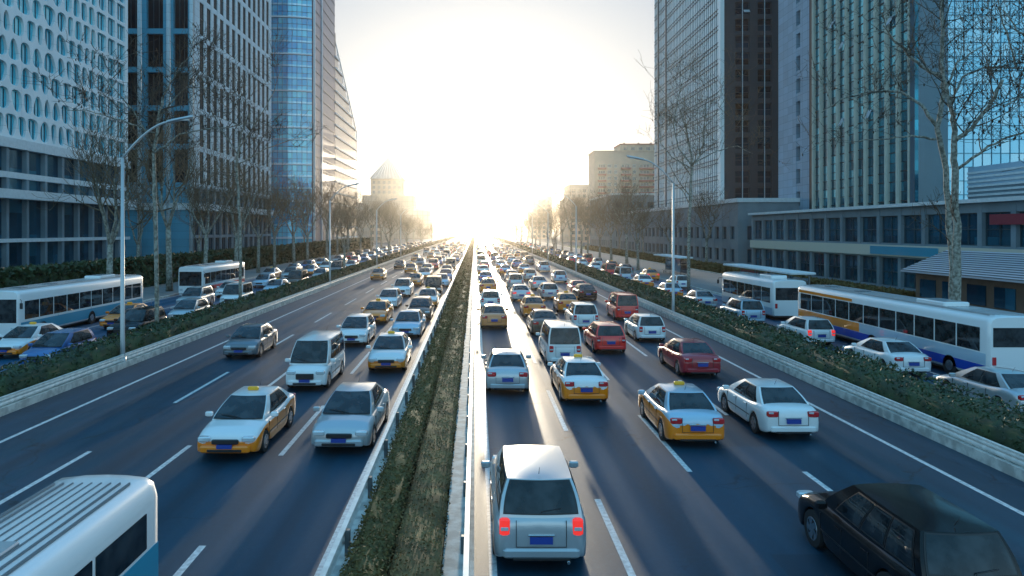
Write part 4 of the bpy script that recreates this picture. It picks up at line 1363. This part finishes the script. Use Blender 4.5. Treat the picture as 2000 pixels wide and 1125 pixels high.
block('far_apartments', 44, 60, 560, 600, 33, M['I_wall'], M['I_glass'], 'far hazy apartment slab, shorter and nearest the sun at right', side=-1)
block('far_apartments', 48, 90, 252, 300, 19, M['pod_wall'], M['pod_glass'], 'low grey block between the striped tower and the apartment block', side=-1, band=M['pod_band'])
# right-hand shop podium (glass with white fascia)
def buildP():
    x0, y0, y1 = 45.5, 48.0, 118.0
    t = empty('shopping_podium', (x0, y0, 0), label='low dark glass shop podium with white roof line at right', category='building')
    solid(t, 'core', x0 + .6, x0 + 9.8, y0, y1, 0, 9.1, M['pod_wall'])
    L = y1 - y0
    wall_grid(t, R(-90), None, bays(-L + .4, -.4, 17, .86), [(.5, 3.6), (5.2, 8.2)], ((-L, 0), (0, 9.1)), M['pod_wall'], M['pod_glass'], .59, .09, 1, 1)
    solid(t, 'roof_edge', x0 - .5, x0 + 10, y0 - .3, y1 + .3, 9.1, 9.45, M['pod_band'])
    solid(t, 'fascia', x0 - .25, x0 - .01, y0, y1, 3.8, 5.0, M['cream'])
    solid(t, 'shop_sign', x0 - .30, x0 - .02, y0 + 4, y0 + 15, 7.1, 8.0, M['maroon'])
    solid(t, 'shop_sign', x0 - .34, x0 - .26, y0 + 22, y0 + 34, 3.95, 4.85, M['teal'])
buildP()
def buildQ():
    t = empty('clad_annex', (60.5, 58, 0), label='pale ribbed annex behind the shop podium at far right', category='building')
    solid(t, 'core', 60.5, 82, 58, 88, 0, 12.0, M['pod_wall'])
    b_ = MB()
    for i in range(8):
        b_.box(-.12, .0, 0, 30, 9.6 + i * .55, 9.85 + i * .55)
        b_.box(0, 21, -.12, .0, 9.6 + i * .55, 9.85 + i * .55)
    solid(t, 'upper_storey', 60.5, 82, 58, 88, 12.0, 14.3, M['pale_blue'])
    b_.build('cladding_rib', [M['pod_band']], t)
buildQ()
block('shop_row', 45.5, 58, 124, 230, 11.5, M['pod_wall'], M['pod_glass'], 'low shop row in front of the striped tower at right', side=-1, band=M['pod_band'], fh=4)

# kiosk with ribbed metal roof + bus shelter (right pavement)
def kiosk():
    t = empty('roofed_kiosk', (37.2, 40, 0), label='brown kiosk under a sloping ribbed metal roof on the right pavement', category='kiosk')
    b_ = MB(); b_.box(.6, 5.4, .5, 21.5, .13, 3.3); b_.build('wall', [M['brown_wall']], t)
    r = MB(); r.add([(-.4, 0, 3.2), (-.4, 22, 3.2), (3.6, 22, 4.9), (3.6, 0, 4.9), (6.2, 22, 3.3), (6.2, 0, 3.3), (-.4, 0, 3.05), (-.4, 22, 3.05)],
                [(0, 3, 2, 1), (3, 5, 4, 2), (0, 1, 7, 6), (0, 6, 5, 3), (1, 2, 4, 7)])
    for i in range(12):
        u = i / 12
        r.box(-.4 + 4 * u - .02, -.4 + 4 * u + .03, .02, 21.98, 3.2 + 1.7 * u, 3.26 + 1.7 * u, 1)
    r.build('roof', [M['metal_roof'], M['rail_dark']], t)
    for i in range(7):
        w = MB(); w.box(.52, .605, 1.4 + i * 2.9, 3.4 + i * 2.9, 1.0, 2.5); w.build('window', [M['pod_glass']], t)
kiosk()
def shelter(x, y, L, label, sign):
    t = empty('bus_shelter', (x, y, 0), label=label, category='bus shelter')
    b_ = MB(); b_.bbox(-.2, 2.0, 0, L, 2.75, 2.95, .04); b_.build('roof', [M['pod_band']], t)
    for i in range(int(L / 4) + 1):
        p = MB(); p.bbox(1.5, 1.62, i * 4 + .3, i * 4 + .42, .12, 2.76, .01); p.build('post', [M['rail_dark']], t)
    for i in range(int(L / 4)):
        p = MB(); p.box(1.54, 1.58, i * 4 + .5, i * 4 + 4.2, .6, 2.4); p.build('back_panel', [sign if i % 2 else M['pod_glass']], t)
    b2 = MB(); b2.bbox(.9, 1.3, .8, L - .8, .52, .58, .01)
    for i in range(4): b2.box(1.05, 1.15, 1 + i * (L - 2.2) / 3, 1.08 + i * (L - 2.2) / 3, .12, .53)
    b2.build('bench', [M['rail_dark']], t)
shelter(27.5, 62, 17, 'white roofed bus shelter with maroon panels on the right pavement', M['maroon'])
shelter(27.8, 98, 13, 'farther white roofed bus shelter with teal panels on the right pavement', M['teal'])

# ------------------------------------------------------------------ street lamps
def lamp(x, y, side, label, H=12.1, reach=3.3):
    """side +1: arm reaches to +x"""
    t = empty('street_lamp', (x, y, 0), label=label, category='street lamp', group='street lamps along the carriageways')
    p = MB(); p.tube([(0, 0, .15), (0, 0, 1.2), (0, 0, H - 2.0)], [.13, .11, .075], 10); p.tube([(0, 0, .1), (0, 0, .5)], .17, 8); p.build('pole', [M['lamp']], t)
    a = MB(); pts = []
    for i in range(9):
        u = i / 8
        pts.append((side * (reach - 1.0) * u, 0, H - 2.0 + 1.75 * (1 - (1 - u) ** 1.7)))
    a.tube(pts, .055, 8); a.build('arm', [M['lamp']], t)
    h = MB(); s0 = side * (reach - 1.15)
    P0 = [(-.5, .05), (-.42, .13), (0, .17), (.62, .16), (.78, .07)]
    rows = []
    for i, (u, w) in enumerate(P0):
        z = H - .28 + .20 * (u + .5)
        xx = s0 + side * (u + .5)
        rows.append([(xx, -w, z), (xx, -w * .6, z + .09), (xx, w * .6, z + .09), (xx, w, z), (xx, w * .6, z - .05), (xx, -w * .6, z - .05), (xx, -w, z)])
    h.grid(rows, flip=side > 0); h.add(rows[0][:6], [tuple(range(6))]); h.add(rows[-1][:6], [tuple(range(6))])
    ho = h.build('lamp_head', [M['lamp']], t)
    l = MB(); l.box(min(s0 + side * .35, s0 + side * 1.05), max(s0 + side * .35, s0 + side * 1.05), -.09, .09, H - .20, H - .13); l.build('lens', [M['lens']], ho)
for i, d in enumerate((34.6, 84, 124, 164)):
    lamp(-17.0 - .02, d, 1, f"{ORD[i]}nearest grey street lamp in the hedge left of the road")
for i, d in enumerate((53, 104, 144, 184)):
    lamp(14.65, d, -1, f"{ORD[i]}nearest grey street lamp in the hedge right of the road")

# ------------------------------------------------------------------ trees
def grow(mb, tw, rnd, p, d, r, L, lvl, maxl, seeds, n=5, wob=.35, upw=.10):
    pts = [p.copy()]; rad = [r]; segs = 5 if lvl < 2 else 4
    dirn = d.normalized()
    for i in range(segs):
        dirn = (dirn + Vector((rnd.uniform(-1, 1), rnd.uniform(-1, 1), rnd.uniform(-.7, 1))) * wob * .5 + Vector((0, 0, upw))).normalized()
        pts.append(pts[-1] + dirn * L / segs); rad.append(max(.011, r * (1 - .62 * (i + 1) / segs)))
    (mb if lvl < 2 else tw).tube(pts, rad, 7 if lvl == 0 else (5 if lvl == 1 else 3), cap=False)
    if lvl >= maxl:
        return
    k = {0: 6, 1: 6, 2: 5, 3: 4}.get(lvl, 3)
    for j in range(k):
        f = .35 + .65 * (j + rnd.random()) / k
        i = min(segs - 1, int(f * segs)); q = pts[i].lerp(pts[i + 1], f * segs - i)
        ax = Vector((rnd.uniform(-1, 1), rnd.uniform(-1, 1), rnd.uniform(-.5, .8))).normalized()
        dd = (dirn * .55 + ax * .85).normalized()
        grow(mb, tw, rnd, q, dd, rad[i] * .62, L * rnd.uniform(.5, .72), lvl + 1, maxl, seeds, n, wob, upw)
        if lvl >= 1 and rnd.random() < .55:
            seeds.append(q + Vector((rnd.uniform(-.04, .04), rnd.uniform(-.04, .04), -.07)))
def seedmesh(seeds, rnd, s):
    b = MB()
    for q in seeds:
        h = s * rnd.uniform(.7, 1.5); w = h * .32; a = rnd.random() * 3.14
        cx, sx = math.cos(a) * w, math.sin(a) * w
        b.add([q + Vector((0, 0, h * .6)), q + Vector((cx, sx, 0)), q + Vector((0, 0, -h * .6)), q - Vector((cx, sx, 0))], [(0, 1, 2, 3), (3, 2, 1, 0)])
    return b
TREEM = []
for v in range(5):
    rr = random.Random(100 + v)
    tb, tw, seeds = MB(), MB(), []
    h0 = 3.4 + rr.random()
    base_r = .20
    tb.tube([(0, 0, 0), (.03, .02, 1.0), (.08, -.03, h0)], [base_r * 1.25, base_r, base_r * .85], 8)
    for k in range(4):
        a = 2 * math.pi * k / 4 + rr.random()
        grow(tb, tw, rr, Vector((.08, -.03, h0 - .1)), Vector((math.cos(a) * .55, math.sin(a) * .55, 1)), base_r * .55, 4.6, 1, 4, seeds, upw=.14)
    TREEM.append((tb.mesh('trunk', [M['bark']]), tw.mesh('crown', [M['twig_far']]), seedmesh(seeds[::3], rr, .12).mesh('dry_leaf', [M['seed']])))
def tree(x, y, sc, v, label, rz=0, group='bare plane trees lining the road', zs=1.0):
    t = empty('plane_tree', (x, y, 0.1), rz, label=label, category='tree', group=group)
    t.scale = (sc, sc, sc * zs)
    a, b_, c = TREEM[v % len(TREEM)]
    link('trunk', a, t); cr = link('crown', b_, t); link('dry_leaves', c, cr)
    return t
rt = random.Random(77)
def row(x, ds, where, sc):
    for i, d in enumerate(ds):
        s = sc * rt.uniform(.85, 1.15)
        tree(x + rt.uniform(-.6, .6), d + rt.uniform(-1, 1), s, rt.randrange(5), f"{ORD[i]}nearest bare tree {where}", rt.random() * 6)
row(-33.2, [66, 77, 88, 99, 110, 121, 132, 144, 158, 172, 188, 206, 226, 250, 278, 310, 345, 385, 430], 'in the left pavement row', 1.35)
row(27.0, [118, 130, 142, 154, 168, 182, 200, 220, 244, 270, 300, 335, 375, 420, 470], 'in the right pavement row', 1.25)
row(-46.0, [98, 118, 140, 166, 196, 230, 270], 'in the row on the left plaza', 1.2)
row(41.0, [128, 150, 175, 205, 240], 'in the row on the right grass verge', 1.1)
row(-17.9, [100, 145, 190, 240, 300, 370, 450], 'in the hedge left of the carriageway', .9)
row(16.0, [150, 195, 245, 305, 375, 450], 'in the hedge right of the carriageway', .9)

def hero_tree(name_seed, limbs, base, label, rtw=.03, tscale=1.0, twig=M['twig'], seedsz=.11, lvl=(2, 4), barkr=None):
    """limbs: list of (polyline points, r0, r1) in world coordinates"""
    rr = random.Random(name_seed)
    t = empty('plane_tree', base, label=label, category='tree')
    B = Vector(base)
    tb, tw, seeds = MB(), MB(), []
    for pts, r0, r1, dens in limbs:
        P_ = [Vector(p) - B for p in pts]
        # refine with wobble
        Q = []
        for i in range(len(P_) - 1):
            for k in range(4):
                q = P_[i].lerp(P_[i + 1], k / 4)
                q += Vector((rr.uniform(-1, 1), rr.uniform(-1, 1), rr.uniform(-1, 1))) * .06 * (k > 0)
                Q.append(q)
        Q.append(P_[-1])
        n = len(Q); rad = [lerp(r0, r1, i / (n - 1)) for i in range(n)]
        tb.tube(Q, rad, 9)
        for j in range(dens):
            f = .2 + .8 * rr.random(); i = min(n - 2, int(f * (n - 1)))
            q = Q[i]; dirn = (Q[i + 1] - Q[i]).normalized()
            ax = Vector((rr.uniform(-1, 1), rr.uniform(-1, 1), rr.uniform(-.4, .9))).normalized()
            grow(tb, tw, rr, q, (dirn * .4 + ax).normalized(), min(rad[i] * .5, .045 * tscale), rr.uniform(1.3, 3.0) * tscale, lvl[0], lvl[1], seeds, wob=.5, upw=.05)
    tb.build('trunk', [M['bark']], t)
    c = tw.build('crown', [twig], t)
    seedmesh(seeds, rr, seedsz).build('dry_leaves', [M['seed']], c)
def PX(pts, d, dj=None):
    out = []
    for i, p in enumerate(pts):
        dd = d + (dj[i] if dj else 0)
        out.append(px(p[0], p[1], dd))
    return out
# right foreground plane tree (pale curved trunk)
D1 = 44.0; k1 = D1 / F
b1 = ((1862 - 928) * k1, D1, .13)
hero_tree(11, [
    ([(b1[0], D1, .13)] + PX([(1858, 480), (1848, 330), (1830, 250), (1845, 180), (1838, 130)], D1, [0, 0, -.3, -.5, -.6]), .19, .11, 3),
    (PX([(1838, 130), (1842, 60), (1840, -20), (1850, -110)], D1 - .6), .12, .05, 14),
    (PX([(1838, 150), (1800, 130), (1770, 100), (1740, 70), (1725, 50)], D1 - .6, [0, -.6, -1.2, -1.6, -2]), .11, .04, 10),
    (PX([(1828, 245), (1800, 205), (1760, 180), (1700, 178), (1640, 195), (1605, 220)], D1, [-.3, .3, .9, 1.4, 1.8, 2.2]), .11, .025, 9),
    (PX([(1826, 272), (1780, 265), (1720, 272), (1660, 276)], D1, [-.2, -.9, -1.5, -2]), .08, .02, 5),
    (PX([(1845, 190), (1870, 120), (1920, 90), (1960, 40)], D1, [-.4, .4, 1, 1.5]), .07, .02, 9),
], b1, 'bare plane tree with pale curved trunk before the finned tower at right')
D2 = 38.0; k2 = D2 / F
b2 = ((1872 - 928) * k2, D2, .13)
hero_tree(12, [
    ([(b2[0], D2, .13)] + PX([(1868, 480), (1866, 330), (1864, 265), (1862, 225), (1850, 180), (1838, 120)], D2), .22, .06, 6),
    (PX([(1866, 275), (1885, 262), (1905, 240), (1935, 200), (1958, 155)], D2, [0, -.3, -.6, -.9, -1.2]), .12, .085, 6),
    (PX([(1856, 205), (1880, 150), (1920, 132), (1990, 134), (2060, 130)], D2, [0, .5, 1, 1.6, 2]), .06, .03, 9),
    (PX([(1870, 330), (1930, 285), (1990, 262), (2060, 250)], D2, [0, -.6, -1.2, -1.6]), .08, .03, 7),
    (PX([(1985, 134), (1965, 60), (1950, 0), (1960, -60)], D2, [1.6, 1.5, 1.4, 1.2]), .05, .02, 9),
], b2, 'bare plane tree with a sawn off branch in front of the mirror glass block')
D3 = 30.0; k3 = D3 / F
b3 = (26.8, 31.5, .13)
hero_tree(13, [
    ([b3, (26.8, 31.5, 7), (26.2, 31.5, 12), (25.6, 31.2, 15.5)], .2, .06, 4),
    (PX([(2110, 120), (2040, 90), (1985, 60), (1960, 20)], 31.0), .06, .02, 14),
    (PX([(2130, 200), (2050, 180), (1990, 190), (1960, 210)], 31.0), .06, .02, 10),
    (PX([(2120, 60), (2040, 0), (1985, -30)], 31.0), .06, .02, 10),
], b3, 'bare tree whose twigs enter the view at the top right edge')
# left tree behind the street lamp
D4 = 42.0; k4 = D4 / F
b4 = ((306 - 928) * k4, D4, .16)
hero_tree(14, [
    ([b4] + PX([(303, 400), (300, 300), (308, 240), (318, 190)], D4), .13, .07, 6),
    (PX([(306, 245), (330, 205), (365, 170), (420, 175)], D4, [0, .5, 1, 1.5]), .06, .02, 10),
    (PX([(300, 290), (260, 215), (215, 165), (190, 130)], D4, [0, -.4, -.8, -1]), .05, .015, 7),
    (PX([(318, 190), (345, 140), (370, 110), (378, 80)], D4), .05, .015, 8),
    (PX([(302, 260), (240, 235), (170, 215), (130, 215)], D4, [0, .6, 1.3, 1.8]), .05, .02, 12),
    (PX([(300, 300), (350, 262), (430, 250), (500, 240)], D4, [0, -.6, -1.4, -2]), .06, .02, 12),
], b4, 'bare tree behind the nearest street lamp at left', tscale=.9)
D5 = 58.0; k5 = D5 / F
b5 = ((470 - 928) * k5, D5, .16)
hero_tree(15, [
    ([b5] + PX([(468, 420), (462, 320), (470, 260), (490, 220)], D5), .13, .06, 5),
    (PX([(466, 290), (500, 240), (535, 180), (550, 130)], D5, [0, .5, 1, 1]), .06, .02, 11),
    (PX([(463, 300), (430, 250), (400, 190), (395, 150)], D5, [0, -.5, -1, -1.4]), .06, .02, 10),
    (PX([(466, 320), (520, 290), (580, 270), (620, 260)], D5, [0, .5, 1.2, 1.8]), .05, .02, 10),
], b5, 'bare tree in the left hedge before the white grid tower', tscale=1.1)
# middle right tree in front of the striped tower
D6 = 74.0
b6 = ((1345 - 928) * D6 / F, D6, .13)
hero_tree(16, [
    ([b6] + PX([(1346, 420), (1350, 345), (1352, 310), (1340, 250), (1328, 215)], D6), .18, .07, 6),
    (PX([(1352, 320), (1372, 300), (1375, 250), (1378, 205), (1385, 170)], D6, [0, .6, 1, 1, 1]), .10, .03, 12),
    (PX([(1352, 325), (1325, 290), (1315, 240), (1325, 190), (1332, 160)], D6, [0, -.6, -1, -1.3, -1.3]), .09, .03, 12),
    (PX([(1350, 330), (1310, 305), (1290, 280), (1288, 240)], D6, [0, .5, 1, 1.2]), .07, .02, 9),
    (PX([(1354, 320), (1400, 295), (1440, 285), (1470, 300)], D6, [0, -.7, -1.5, -2]), .07, .02, 9),
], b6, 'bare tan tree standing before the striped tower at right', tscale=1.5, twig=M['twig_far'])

# ------------------------------------------------------------------ haze
hz = MB(); hz.box(-260, 260, -60, 1480, -1.2, 114)
hm = bpy.data.materials.new('haze'); hm.use_nodes = True
ht = hm.node_tree; ht.nodes.clear()
pv = N(ht, 'ShaderNodeVolumePrincipled')
pv.inputs['Color'].default_value = (1.0, 0.94, 0.84, 1)
pv.inputs['Density'].default_value = HAZE_DENSITY
pv.inputs['Anisotropy'].default_value = 0.92
ho = N(ht, 'ShaderNodeOutputMaterial'); Ln(ht, pv.outputs[0], ho.inputs['Volume'])
hz.build('haze', [hm], kind='stuff')
